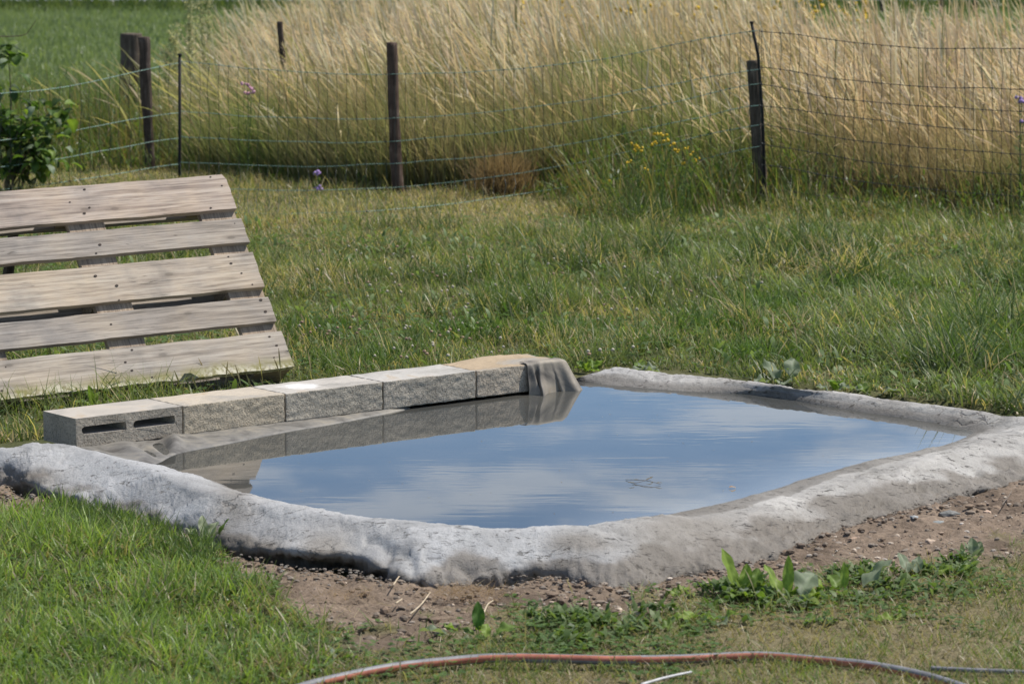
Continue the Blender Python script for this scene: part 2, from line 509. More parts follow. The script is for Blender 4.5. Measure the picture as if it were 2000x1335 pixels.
# ------------------------------------------------------------------ pond layout (world points from the surveyed picture)
WX, WY, WTH = -1.341, 10.004, 0.6868
WL, WDEP, WH, WZ = 0.395, 0.1933, 0.0888, 0.05
wd = np.array([math.cos(WTH), math.sin(WTH), 0]); wn = np.array([-math.sin(WTH), math.cos(WTH), 0])
W0 = np.array([WX, WY, WZ])
def wp(t, k, z):                      # t along wall (m), k into depth (m), z height
    p = W0 + wd * t + wn * k
    return np.array([p[0], p[1], z])

ZW = 0.036                            # water level
PC = at(1050, 880, ZW)                # pond centre
# crest px, py, z ; outer px, py (None -> offset) ; inner px, py (None -> offset)
ST = [
 ((-420, 905, .09), (-430, 985), None), ((-200, 893, .085), (-210, 965), None), ((0, 878, .092), (0, 945), None), ((70, 866, .098), (60, 968), None), ((150, 870, .098), (130, 986), None),
 ((250, 904, .092), (240, 1008), None), ((330, 930, .092), (320, 1032), None), ((420, 962, .092), (410, 1062), None),
 ((520, 980, .092), (500, 1085), None), ((600, 995, .092), (590, 1108), None), ((700, 1011, .092), (690, 1112), None),
 ((830, 1026, .092), (800, 1142), None), ((950, 1034, .090), (930, 1130), None), ((1080, 1032, .088), (1070, 1122), None),
 ((1200, 1026, .084), (1210, 1140), (1200, 1020)), ((1310, 1020, .066), (1330, 1117), (1300, 1004)), ((1420, 1006, .055), (1440, 1098), (1400, 984)),
 ((1530, 976, .051), (1560, 1062), (1500, 958)), ((1640, 946, .053), (1650, 1022), (1600, 926)), ((1750, 918, .056), (1760, 992), (1720, 897)),
 ((1850, 890, .060), (1870, 962), (1810, 880)), ((1945, 856, .068), (2010, 930), (1868, 861)), ((2010, 842, .075), (2120, 895), (1897, 847)),
 ((2030, 826, .085), (2190, 845), (1896, 841)), ((1965, 813, .078), None, (1862, 832)), ((1850, 796, .075), None, (1800, 821)),
 ((1750, 783, .072), None, (1700, 806)), ((1650, 771, .070), None, (1600, 790)), ((1550, 760, .070), None, (1500, 774)),
 ((1450, 746, .068), None, (1420, 767)), ((1350, 734, .068), None, (1330, 763)), ((1270, 727, .068), None, (1260, 757)),
 ((1200, 721, .066), None, (1190, 751)), ((1155, 730, .058), None, (1148, 746)), ((1118, 741, .046), None, (1113, 744)),
]
UNDER = {8: .5, 9: 1.0, 10: .9, 11: .3, 13: .12, 3: .5, 4: .3}
crest, outer, inner, under = [], [], [], []
for i, (c, o, n) in enumerate(ST):
    cw = at(*c)
    d = PC - cw; d[2] = 0; d /= np.linalg.norm(d)
    if i < 4: d = np.array([0.15, 1.0, 0]) / 1.011
    crest.append(cw)
    ow = at(o[0], o[1], 0.0) if o else cw - d * 0.17
    ow[2] = 0.0
    outer.append(ow)
    iw = at(n[0], n[1], ZW) if n else cw + d * (0.2 if i >= 5 else 0.13)
    iw[2] = ZW if i >= 5 else 0.02
    inner.append(iw)
    under.append(UNDER.get(i, 0.0))
SUB = 30
crest, outer, inner = catmull(crest, SUB), catmull(outer, SUB), catmull(inner, SUB)
under = np.clip(catmull(np.array(under)[:, None], SUB)[:, 0], 0, 1)
ns = len(crest)

# front soil edge and outlines in photo pixels, used to say what grows where
OUT_X = np.array([-900, 0, 60, 130, 240, 320, 410, 500, 590, 690, 800, 930, 1070, 1210, 1330, 1440, 1560, 1650, 1760, 1870, 2010, 2120, 2600])
OUT_Y = np.array([1040, 945, 968, 986, 1008, 1032, 1062, 1085, 1108, 1112, 1142, 1130, 1122, 1140, 1117, 1098, 1062, 1022, 992, 962, 930, 895, 780])
SOIL_X = np.array([-900, 0, 90, 110, 250, 400, 470, 560, 620, 640, 560, 640, 720, 830, 900, 1000, 1100, 1200, 1300, 1400, 1500, 1650, 1750, 1850, 1930, 2010, 2600])
SOILF_X = np.array([-900, -200, 0, 95, 120, 250, 400, 470, 540, 600, 650, 720, 830, 900, 1000, 1100, 1200, 1300, 1400, 1500, 1650, 1750, 1850, 1930, 2010, 2600])
SOILF_Y = np.array([1060, 1010, 1000, 990, 980, 1000, 1050, 1100, 1150, 1200, 1235, 1250, 1225, 1205, 1195, 1200, 1195, 1170, 1150, 1135, 1122, 1112, 1100, 1085, 1060, 1000])
BACK_X = np.array([-900, -200, 0, 77, 290, 490, 690, 870, 1000, 1095, 1130, 1200, 1290, 1400, 1500, 1600, 1700, 1800, 1900, 2000, 2200, 2600])
BACK_Y = np.array([880, 876, 868, 862, 826, 800, 773, 748, 731, 726, 728, 716, 722, 733, 746, 758, 771, 783, 797, 810, 838, 850])

def front_grass(px, py, x, y):
    """1 where grass grows in front of the pond"""
    j = (fbm(x * 9, y * 9, 3, 5) - 0.5) * 150
    e = np.interp(px, SOILF_X, SOILF_Y)
    return sstep(-14, 22, py - e + j)
def is_back(px, py):
    return py < np.interp(px, BACK_X, BACK_Y) - 2
def is_front(px, py):
    return py > np.interp(px, OUT_X, OUT_Y)

# ------------------------------------------------------------------ ground: one sheet from the feet to the horizon
def ground_z(x, y):
    px, py = project(x, y, 0 * x)
    z = (fbm(x * 1.7, y * 1.7, 5) - 0.5) * 0.03 + (fbm(x * 8, y * 8, 9) - 0.5) * 0.012
    near = sstep(20, 14, y)
    z = z * (0.4 + 0.6 * near) - 0.004
    # bank that carries the wall
    rel_t = (x - WX) * wd[0] + (y - WY) * wd[1]
    rel_k = (x - WX) * wn[0] + (y - WY) * wn[1]
    bank = sstep(-0.25, 0.0, rel_t) * sstep(2.25, 2.0, rel_t) * sstep(-0.12, 0.03, rel_k) * sstep(0.55, 0.15, rel_k)
    z = z * (1 - bank) + bank * 0.030
    # hollow inside the basin
    inside = (~is_back(px, py)) & (~is_front(px, py)) & (rel_k < -0.05)
    z = np.where(inside, np.minimum(z, -0.03), z)
    # crumbly soil strip, loose and lumpy, dug out a little under the rim
    fr = is_front(px, py)
    soil = fr * (1 - front_grass(px, py, x, y))
    z = z + soil * ((fbm(x * 26, y * 26, 21, 4) - 0.5) * 0.042 + (fbm(x * 9, y * 9, 23, 2) - 0.5) * 0.02 - 0.008)
    return z
def ground_grid():
    xs = np.concatenate([-np.geomspace(260, 3.3, 34), np.arange(-3.2, 3.2, 0.022), np.geomspace(3.3, 260, 34)])
    ys = np.concatenate([np.linspace(-3, 6.6, 12), np.arange(6.7, 10.4, 0.018), np.arange(10.4, 14, 0.05), np.arange(14, 24, 0.16), np.geomspace(24.2, 900, 70)])
    X, Y = np.meshgrid(xs, ys)
    x, y = X.ravel(), Y.ravel()
    z = ground_z(x, y)
    px, py = project(x, y, z * 0)
    py = np.where(y < 3, 4000, py)
    fr = is_front(px, py)
    fg = front_grass(px, py, x, y)
    n1 = fbm(x * 2.2, y * 2.2, 31); n2 = fbm(x * 14, y * 14, 33)
    green = np.array([0.050, 0.066, 0.022]); dry = np.array([0.21, 0.18, 0.10]); soil = np.array([0.215, 0.165, 0.125]); field = np.array([0.125, 0.165, 0.075])
    damp = np.array([0.10, 0.075, 0.058])
    c = green[None] * (1 - n1[:, None] * 0.6) + dry[None] * n1[:, None] * 0.6
    s = soil[None] * (0.75 + 0.5 * n2[:, None])
    dm = sstep(0.55, 0.7, fbm(x * 5, y * 5, 35))[:, None] * 0.6
    s = s * (1 - dm) + damp * dm
    k = (fr * (1 - fg))[:, None]
    c = c * (1 - k) + s * k
    # dry sparse turf at the front right
    k2 = (fr * fg * sstep(500, 1100, px))[:, None] * 0.8
    c = c * (1 - k2) + (dry * 0.8 + soil * 0.2) * k2
    # mown dry strip before the fence
    k3 = (sstep(500, 420, py) * sstep(340, 380, py) * (px < 1250))[:, None] * 0.7
    c = c * (1 - k3) + dry * 0.8 * k3
    k4 = sstep(24, 29, y)[:, None]
    f = field[None] * (0.8 + 0.4 * fbm(x * 0.5, y * 0.9, 41)[:, None])
    c = c * (1 - k4) + f * k4
    nx, ny = len(xs), len(ys)
    i = np.arange(nx - 1)[None, :] + np.arange(ny - 1)[:, None] * nx
    Q = np.stack([i, i + 1, i + 1 + nx, i + nx], 2).reshape(-1, 4)
    m, t, b = mat('ground_soil_and_turf')
    a = N(t, 'ShaderNodeAttribute', attribute_name='Col')
    g = geo_pos(t)
    n_ = noise_node(t, g, 60, 5, 0.7)
    r = ramp(t, [(0.3, 0.55), (0.7, 1.3)]); t.links.new(n_.outputs[0], r.inputs[0])
    t.links.new(mixrgb(t, 1.0, a.outputs['Color'], r.outputs[0], 'MULTIPLY'), b.inputs['Base Color'])
    b.inputs['Roughness'].default_value = 0.95
    b.inputs['Specular IOR Level'].default_value = 0.1
    bump(t, b, n_.outputs[0], 0.8, 0.01)
    o = fast_mesh('ground', np.stack([x, y, z], 1), Q, c, m)
    tag(o, kind='structure')
ground_grid()

# ------------------------------------------------------------------ far road and verge at the top of the picture
def far_strip(name, y0, y1, z, m):
    xs = np.linspace(-60, 60, 40)
    V = [(x, y + 0.15 * math.sin(x * 0.4), z) for x in xs for y in (y0, y1)]
    Fc = [(2 * i, 2 * i + 2, 2 * i + 3, 2 * i + 1) for i in range(len(xs) - 1)]
    return obj(name, V, Fc, m)
tag(far_strip('road', dist_at(6), dist_at(6) + 3.4, 0.03, simple('asphalt', (0.19, 0.19, 0.205), 0.9, 0.2, 8)), kind='structure')

# ------------------------------------------------------------------ concrete rim of the pond
def build_rim():
    lens = 44
    V = np.zeros((ns, lens + 1, 3)); C = np.ones((ns, lens + 1, 3))
    for i in range(ns):
        inn, cr, ou = inner[i], crest[i], outer[i]
        vi = cr - ou; vi[2] = 0; w = np.linalg.norm(vi) + 1e-9; vi = vi / w
        u = under[i]
        inu = inn + (inn - cr) * np.array([1, 1, 0]) * 0.7; inu[2] = ZW - 0.07
        bl = 1.0 if i < 13 * SUB else max(0.0, 1.0 - (i - 13 * SUB) / (2.0 * SUB))
        if i > 22 * SUB: bl = 0.8
        prof = [inu, inn, lerp(inn, cr, 0.55) + np.array([0, 0, 0.004]), cr,
                lerp(cr, ou, 0.30) + np.array([0, 0, 0.009 * bl]), lerp(cr, ou, 0.66) + np.array([0, 0, 0.009 * bl + 0.009 * u]),
                lerp(cr, ou, 0.93) * np.array([1, 1, 0]) + np.array([0, 0, 0.010 * bl + 0.026 * u]),
                ou + vi * (0.105 * u) + np.array([0, 0, -0.012]), ou + vi * (0.125 * u + 0.02) + np.array([0, 0, -0.07])]
        pr = catmull(np.array(prof), 6)
        s = np.concatenate([[0], np.cumsum(np.linalg.norm(np.diff(pr, axis=0), axis=1))])
        q = np.linspace(0, 1, lens + 1) ** 1.0 * s[-1]
        for k in range(3):
            V[i, :, k] = np.interp(q, s, pr[:, k])
    # lumps and trowel unevenness
    du = np.gradient(V, axis=0); dv = np.gradient(V, axis=1)
    nr = np.cross(du, dv); nr /= np.linalg.norm(nr, axis=2)[:, :, None] + 1e-9
    nr = np.where(nr[:, :, 2:3] < -0.3, -nr, nr)
    x, y, z = V[:, :, 0], V[:, :, 1], V[:, :, 2]
    flow = fbm(x * 4, y * 4, 51) - 0.5
    d = flow * 0.024 + (fbm(x * 10 + z * 9, y * 10, 52) - 0.5) * 0.006 + (fbm(x * 55, y * 55 + z * 70, 53, 4) - 0.5) * 0.0055
    # overlapping trowelled coats with a thin edge
    pa = fbm(x * 5.5 + 3, y * 7 + z * 8, 56, 4); pb = fbm(x * 8 + 11, y * 5 + z * 6, 58, 4)
    coat = sstep(.50, .515, pa) + .8 * sstep(.55, .565, pb)
    d = d + coat * 0.0035
    low = sstep(0.045, 0.0, z + (fbm(x * 6, y * 6, 57) - 0.5) * 0.05) * (np.arange(lens + 1)[None, :] > lens * 0.5)
    d = d + low * (fbm(x * 30, y * 30 + z * 30, 54, 4) - 0.6) * 0.040 + low * (fbm(x * 70, y * 70 + z * 80, 55, 4) - 0.5) * 0.022
    wet = np.arange(lens + 1)[None, :] < lens * 0.3
    d = np.where(wet, d * 0.35, d)
    # finger-wide trowel scoops low on the front
    px, py = project(x, y, z)
    for cx, cy in ((720, 1085), (770, 1105), (835, 1118), (885, 1130)):
        ang = np.hypot((px - cx) / 46, (py - cy) / 34)
        d = d - 0.012 * np.exp(-((ang - 0.8) / 0.22) ** 2) * (px > cx - 10)
    V = V + nr * d[:, :, None]
    # colour: clay smears, darker foot towards the ground, wet waterline, tone per coat
    st = fbm(x * 3.5, y * 3.5 + z * 6, 61)
    brown = np.zeros_like(z)
    for cx, cy, rx, ry in ((455, 985, 45, 50), (640, 1070, 60, 40), (70, 940, 60, 26), (1290, 990, 120, 26), (1350, 1040, 110, 46), (1540, 1030, 90, 30), (1700, 990, 90, 16), (1130, 1062, 70, 22), (510, 1070, 60, 30)):
        brown = np.maximum(brown, np.exp(-((px - cx) / rx) ** 2 - ((py - cy) / ry) ** 2))
    brown = np.clip(brown * (0.6 + st), 0, 1)
    st4 = fbm(x * 8, y * 8 + z * 14, 63, 6)
    foot = sstep(0.046, 0.024, z + (st4 - 0.5) * 0.085) * (np.arange(lens + 1)[None, :] > lens * 0.5)
    wetb = sstep(ZW + 0.026, ZW + 0.010, z + (st - 0.5) * 0.015) * (np.arange(lens + 1)[None, :] < lens * 0.42)
    wr = sstep(1050, 1400, px)[:, :, None]
    C = np.array([0.99, 1.0, 1.025]) * (1 - wr) + np.array([1.03, 1.0, 0.96]) * wr
    C = C * (0.84 + 0.14 * np.clip(coat, 0, 1.8)[:, :, None])
    C = C * (1 - brown[:, :, None] * 0.8) + np.array([0.60, 0.555, 0.50]) * brown[:, :, None] * 0.8
    C = C * (1 - foot[:, :, None] * 0.85) + np.array([0.47, 0.425, 0.375]) * foot[:, :, None] * 0.85
    C = C * (1 - wetb[:, :, None] * 0.75) + np.array([0.42, 0.39, 0.35]) * wetb[:, :, None] * 0.75
    i = np.arange(ns - 1)[:, None] * (lens + 1) + np.arange(lens)[None, :]
    Q = np.stack([i, i + lens + 1, i + lens + 2, i + 1], 2).reshape(-1, 4)
    o = fast_mesh('concrete_edging', V.reshape(-1, 3), Q, C.reshape(-1, 3), M_rim)
    tag(o, 'low hand trowelled grey concrete edging curving round the pond, crumbly at its foot', 'pond edging')
build_rim()

# ------------------------------------------------------------------ water
def build_water():
    pts = []
    for i in range(5 * SUB, ns, 8):
        d = inner[i] - PC; d[2] = 0; d /= np.linalg.norm(d)
        p = inner[i] + d * 0.06
        pts.append((p[0], p[1]))
    for t in (2.02, 1.6, 1.2, 0.8, 0.4, 0.02):
        p = wp(t, 0.04, 0); pts.append((p[0], p[1]))
    ring0 = np.array([(p[0], p[1], ZW) for p in pts]); n = len(ring0)
    c0 = np.array([PC[0], PC[1], ZW])
    wgt = np.zeros(n)
    for k in range(n):
        st_ = 5 + k * 8 / SUB
        wgt[k] = np.interp(st_, [12.5, 14, 17, 21, 22.5, 24], [0, .8, 1, 1, .5, 0]) if k < n - 6 else 0
    V, Cw, Q = [], [], []
    offs = (0.0, .09, .16, .24, .34, .46)
    for j, o_ in enumerate(offs):
        for k in range(n):
            d = c0 - ring0[k]; L_ = np.linalg.norm(d)
            V.append(ring0[k] + d / L_ * min(o_, L_ * .9)); Cw.append([wgt[k] * (1 - j / (len(offs) - 1)) ** 1.5] * 3)
    for j in range(len(offs) - 1):
        for k in range(n):
            k2 = (k + 1) % n
            Q.append((j * n + k, j * n + k2, (j + 1) * n + k2, (j + 1) * n + k))
    bm = bmesh.new()
    lay = bm.verts.layers.float_color.new('Col')
    vs = [bm.verts.new(v) for v in V]
    for v, c_ in zip(vs, Cw): v[lay] = (c_[0], c_[1], c_[2], 1)
    for q in Q: bm.faces.new([vs[i] for i in q])
    f = bm.faces.new(vs[-n:])
    bmesh.ops.triangulate(bm, faces=[f])
    m, t, b = mat('murky_water')
    g = geo_pos(t)
    b.inputs['Base Color'].default_value = (0.105, 0.105, 0.095, 1)
    b.inputs['Roughness'].default_value = 0.015
    b.inputs['IOR'].default_value = 1.333
    mp = N(t, 'ShaderNodeMapping'); mp.inputs['Rotation'].default_value = (0, 0, 0.25); mp.inputs['Scale'].default_value = (0.35, 1.6, 1)
    t.links.new(g, mp.inputs[0])
    n1 = noise_node(t, mp.outputs[0], 9, 3, 0.5, 0.3)
    n2 = noise_node(t, mp.outputs[0], 22, 1, 0.5)
    ma = N(t, 'ShaderNodeMath', operation='MULTIPLY_ADD', i_1=0.25)
    t.links.new(n2.outputs[0], ma.inputs[0]); t.links.new(n1.outputs[0], ma.inputs[2])
    wb = bump(t, b, ma.outputs[0], 0.22, 0.0011)
    rw = ramp(t, [(0.40, 0.01), (0.68, 0.20)])      # catspaws: ruffled in places, still in others
    mp2 = N(t, 'ShaderNodeMapping'); mp2.inputs['Scale'].default_value = (1.0, 2.2, 1); t.links.new(g, mp2.inputs[0])
    t.links.new(noise_node(t, mp2.outputs[0], 2.6, 3, 0.55).outputs[0], rw.inputs[0]); t.links.new(rw.outputs[0], wb.inputs['Strength'])
    # silt film: muted clouds of sediment
    n3 = noise_node(t, g, 2.2, 4, 0.55)
    r = ramp(t, [(0.35, (0.056, 0.058, 0.056)), (0.65, (0.082, 0.080, 0.072))]); t.links.new(n3.outputs[0], r.inputs[0])
    sa = N(t, 'ShaderNodeAttribute', attribute_name='Col')     # clear shallows over the pale concrete
    t.links.new(mixrgb(t, sa.outputs['Fac'], r.outputs[0], (0.21, 0.22, 0.22)), b.inputs['Base Color'])
    o = obj_bm('pond_water', bm, m)
    tag(o, kind='structure')
build_water()

# ------------------------------------------------------------------ concrete block wall
def block_mesh(i, t0, t1, holes):
    """block with rough arrises; holes = two stadium cavities on its long face"""
    L = t1 - t0
    hz = WZ + WH
    zb = 0.046
    bm = bmesh.new()
    def ring(pts):
        vs = [bm.verts.new((p[0], p[1], 0)) for p in pts]
        return [bm.edges.new((vs[k], vs[(k + 1) % len(vs)])) for k in range(len(vs))]
    hh = hz - zb
    edges = ring([(0, 0), (L, 0), (L, hh), (0, hh)])
    if holes:
        for x0, x1, ra, rb in ((0.055 * L, 0.47 * L, 1, 0.35), (0.535 * L, 0.93 * L, 1, 0.2)):
            y0, y1 = 0.036 + hh - 0.0888, 0.062 + hh - 0.0888
            r = (y1 - y0) / 2; cy = (y0 + y1) / 2
            pts = []
            for k in range(9):
                a = math.pi / 2 + math.pi * k / 8
                pts.append((x0 + r + r * math.cos(a) * ra, cy + r * math.sin(a)))
            for k in range(9):
                a = -math.pi / 2 + math.pi * k / 8
                pts.append((x1 - r * rb + r * rb * math.cos(a), cy + r * math.sin(a)))
            edges += ring([(p[0] + random.uniform(-.001, .001), p[1] + random.uniform(-.0012, .0012)) for p in pts])
        bmesh.ops.triangle_fill(bm, use_beauty=True, use_dissolve=False, edges=edges)
    else:
        bmesh.ops.contextual_create(bm, geom=edges)
    ext = bmesh.ops.extrude_face_region(bm, geom=bm.faces[:])
    bmesh.ops.translate(bm, verts=[v for v in ext['geom'] if isinstance(v, bmesh.types.BMVert)], vec=(0, 0, WDEP))
    bmesh.ops.recalc_face_normals(bm, faces=bm.faces)
    if holes:   # close the back of the cavities
        pass
    sharp = [e for e in bm.edges if len(e.link_faces) == 2 and e.calc_face_angle(0) > 0.9]
    if not holes:
        bmesh.ops.bevel(bm, geom=sharp, offset=0.0035, segments=2, affect='EDGES', profile=0.6)
        bmesh.ops.subdivide_edges(bm, edges=[e for e in bm.edges if e.calc_length() > 0.05], cuts=14, use_grid_fill=True)
    for v in bm.verts:
        d, h, k = v.co.x, v.co.y, v.co.z
        p = wp(t0 + d, k, zb + h)
        q = Vector(p) * 55 + Vector((i * 7.3, 0, 0))
        amp = 0.0022
        nv = mnoise.noise_vector(q) * amp
        v.co = Vector(p) + nv
        if i == 4 and h > hh * .8:    # rough mortar humps on the end block
            v.co.z += .012 * math.exp(-((d - .19) / .09) ** 2 - ((k - .17) / .05) ** 2) + .008 * math.exp(-((d - .31) / .04) ** 2 - ((k - .15) / .04) ** 2) + .004 * mnoise.noise(Vector(p) * 16)
    return bm
BT = [0.0, 0.395, 0.79, 1.185, 1.58, 1.965]
TIN = [((.38, .335, .275), (.47, .43, .38)), ((.49, .42, .32), (.50, .44, .36)), ((.44, .395, .325), (.48, .45, .41)), ((.43, .385, .32), (.47, .45, .42)), ((.50, .43, .345), (.42, .33, .23))]
BL = ['grey concrete block with two slot cavities facing the pond',
      'tan solid faced concrete block right beside the block with two slots',
      'grey concrete block with a white smear on its top, middle one of the low wall',
      'grey concrete block touching the water, between the middle block and the stained end block',
      'stained brown topped concrete block at the far wall end, partly behind a folded liner']
for i in range(5):
    g0, g1 = 0.003, -0.003 if i < 3 else -0.004
    bm = block_mesh(i, BT[i] + g0, BT[i + 1] + g1, i == 0)
    o = obj_bm('concrete_block', bm, m_block('block_concrete_%d' % i, *TIN[i], smear=tuple(wp(0.92, 0.10, WZ + WH)) if i == 2 else None))
    tag(o, BL[i], 'concrete block', 'concrete blocks of the low pond wall')

# ------------------------------------------------------------------ pond liner
def m_liner_mat():
    m, t, b = mat('muddy_liner')
    g = geo_pos(t)
    n = noise_node(t, g, 14, 5, 0.6, 0.5)
    r = ramp(t, [(0.3, (0.085, 0.078, 0.07)), (0.5, (0.19, 0.18, 0.165)), (0.68, (0.27, 0.245, 0.205))])
    t.links.new(n.outputs[0], r.inputs[0]); t.links.new(r.outputs[0], b.inputs['Base Color'])
    b.inputs['Roughness'].default_value = 0.5
    b.inputs['Specular IOR Level'].default_value = 0.35
    bump(t, b, noise_node(t, g, 40, 3, 0.5).outputs[0], 0.4, 0.004)
    return m
M_liner = m_liner_mat()
def build_liner():
    top = [(150, 866), (165, 877), (250, 863), (358, 850), (450, 838), (555, 825), (650, 812), (748, 801), (800, 794)]
    bot = [(205, 912), (250, 915), (305, 903), (348, 884), (440, 866), (560, 842), (650, 827), (748, 808), (800, 797)]
    A = catmull([at(*p, 0.047) + wn * 0.05 for p in top], 18); B = catmull([at(*p, ZW + 0.001) for p in bot], 18)
    n = len(A); K = 12
    V = np.zeros((n, K + 1, 3))
    for k in range(K + 1):
        t = k / (K - 2)
        V[:, k] = A * (1 - t) + B * t
        V[:, k, 2] = np.where(t > 1, ZW - 0.02 * (t - 1) * 6, V[:, k, 2])
    s = np.linspace(0, 1, n)[:, None]; t = (np.arange(K + 1) / K)[None, :]
    body = np.sin(np.pi * np.clip(t * 1.25, 0, 1))
    # deep folds where the sheet bunches near the first block
    f = 0.016 * np.exp(-((s - 0.37) / 0.018) ** 2) - 0.020 * np.exp(-((s - 0.33) / 0.02) ** 2) + 0.012 * np.exp(-((s - 0.24) / 0.03) ** 2) - 0.012 * np.exp(-((s - 0.28) / 0.02) ** 2) + 0.010 * np.exp(-((s - 0.14) / 0.03) ** 2)
    w = (fbm(V[:, :, 0] * 22 + V[:, :, 1] * 14, V[:, :, 1] * 5, 71) - 0.5) * 0.013 * (1 - .6 * sstep(.4, .6, s))
    V[:, :, 2] += (f + w) * body
    # a rolled ridge along the waterline further right
    V[:, :, 2] += 0.003 * np.exp(-((t - 0.55) / 0.16) ** 2) * sstep(0.4, 0.55, s)
    i = np.arange(n - 1)[:, None] * (K + 1) + np.arange(K)[None, :]
    Q = np.stack([i, i + K + 1, i + K + 2, i + 1], 2).reshape(-1, 4)
    o = fast_mesh('pond_liner', V.reshape(-1, 3), Q, None, M_liner)
    sm = o.modifiers.new('thickness', 'SOLIDIFY'); sm.thickness = 0.002
    tag(o, 'muddy grey wrinkled liner sheet lying along the waterline under the first blocks', 'pond liner')
build_liner()
def build_flap():
    """stiff liner scrap hanging from the top edge of block five into the water, in sharp folds"""
    nu, nv = 90, 40
    t0, t1 = 1.58 + 0.215, 1.972
    V = np.zeros((nu, nv, 3))
    zt = WZ + WH + 0.003
    for a in range(nu):
        u = a / (nu - 1)
        for b_ in range(nv):
            v = b_ / (nv - 1)
            t = lerp(t0, t1, u)
            if v < 0.15:
                dn = 0; k = lerp(0.035, -0.006, v / 0.15); z = zt
            else:
                dn = (v - 0.15) / 0.85
                k = -0.006 - 0.012 * dn - 0.018 * dn * u; z = lerp(zt - 0.004, ZW - 0.02, dn)
            f1 = math.exp(-((u - 0.10) / 0.045) ** 2); f2 = math.exp(-((u - 0.30) / 0.05) ** 2); f3 = math.exp(-((u - 0.56) / 0.07) ** 2); f4 = math.exp(-((u - 0.86) / 0.10) ** 2)
            g_ = max(0, dn) ** 0.9
            k -= g_ * (0.030 * f1 + 0.050 * f2 + 0.028 * f4) - g_ * 0.010 * f3
            t += g_ * (-0.035 * f2 + 0.02 * f1 + 0.028 * f3) + 0.055 * dn * u ** 2
            z -= 0.010 * max(0, (u - 0.85) / 0.15) ** 2 * (1 - dn)
            z += 0.004 * g_ * math.sin(u * 31)
            p = wp(t, k, z)
            nz = mnoise.noise(Vector((t * 22, k * 22, z * 18))) * 0.004
            V[a, b_] = p + np.array([nz, -nz, nz * (1 - dn)])
    i = np.arange(nu - 1)[:, None] * nv + np.arange(nv - 1)[None, :]
    Q = np.stack([i, i + nv, i + nv + 1, i + 1], 2).reshape(-1, 4)
    m, t, b = mat('stained_liner')
    g = geo_pos(t)
    n = noise_node(t, g, 9, 5, 0.6, 0.8)
    r = ramp(t, [(0.3, (0.09, 0.08, 0.07)), (0.45, (0.21, 0.185, 0.155)), (0.6, (0.31, 0.27, 0.215)), (0.72, (0.32, 0.24, 0.15))])
    t.links.new(n.outputs[0], r.inputs[0]); t.links.new(r.outputs[0], b.inputs['Base Color'])
    b.inputs['Roughness'].default_value = 0.7
    bump(t, b, noise_node(t, g, 60, 3, 0.5).outputs[0], 0.3, 0.003)
    o = fast_mesh('liner_flap', V.reshape(-1, 3), Q, None, m)
    sm = o.modifiers.new('thickness', 'SOLIDIFY'); sm.thickness = 0.0018
    tag(o, 'stained tan liner flap hanging in sharp folds from the end block into the water', 'pond liner')
build_flap()

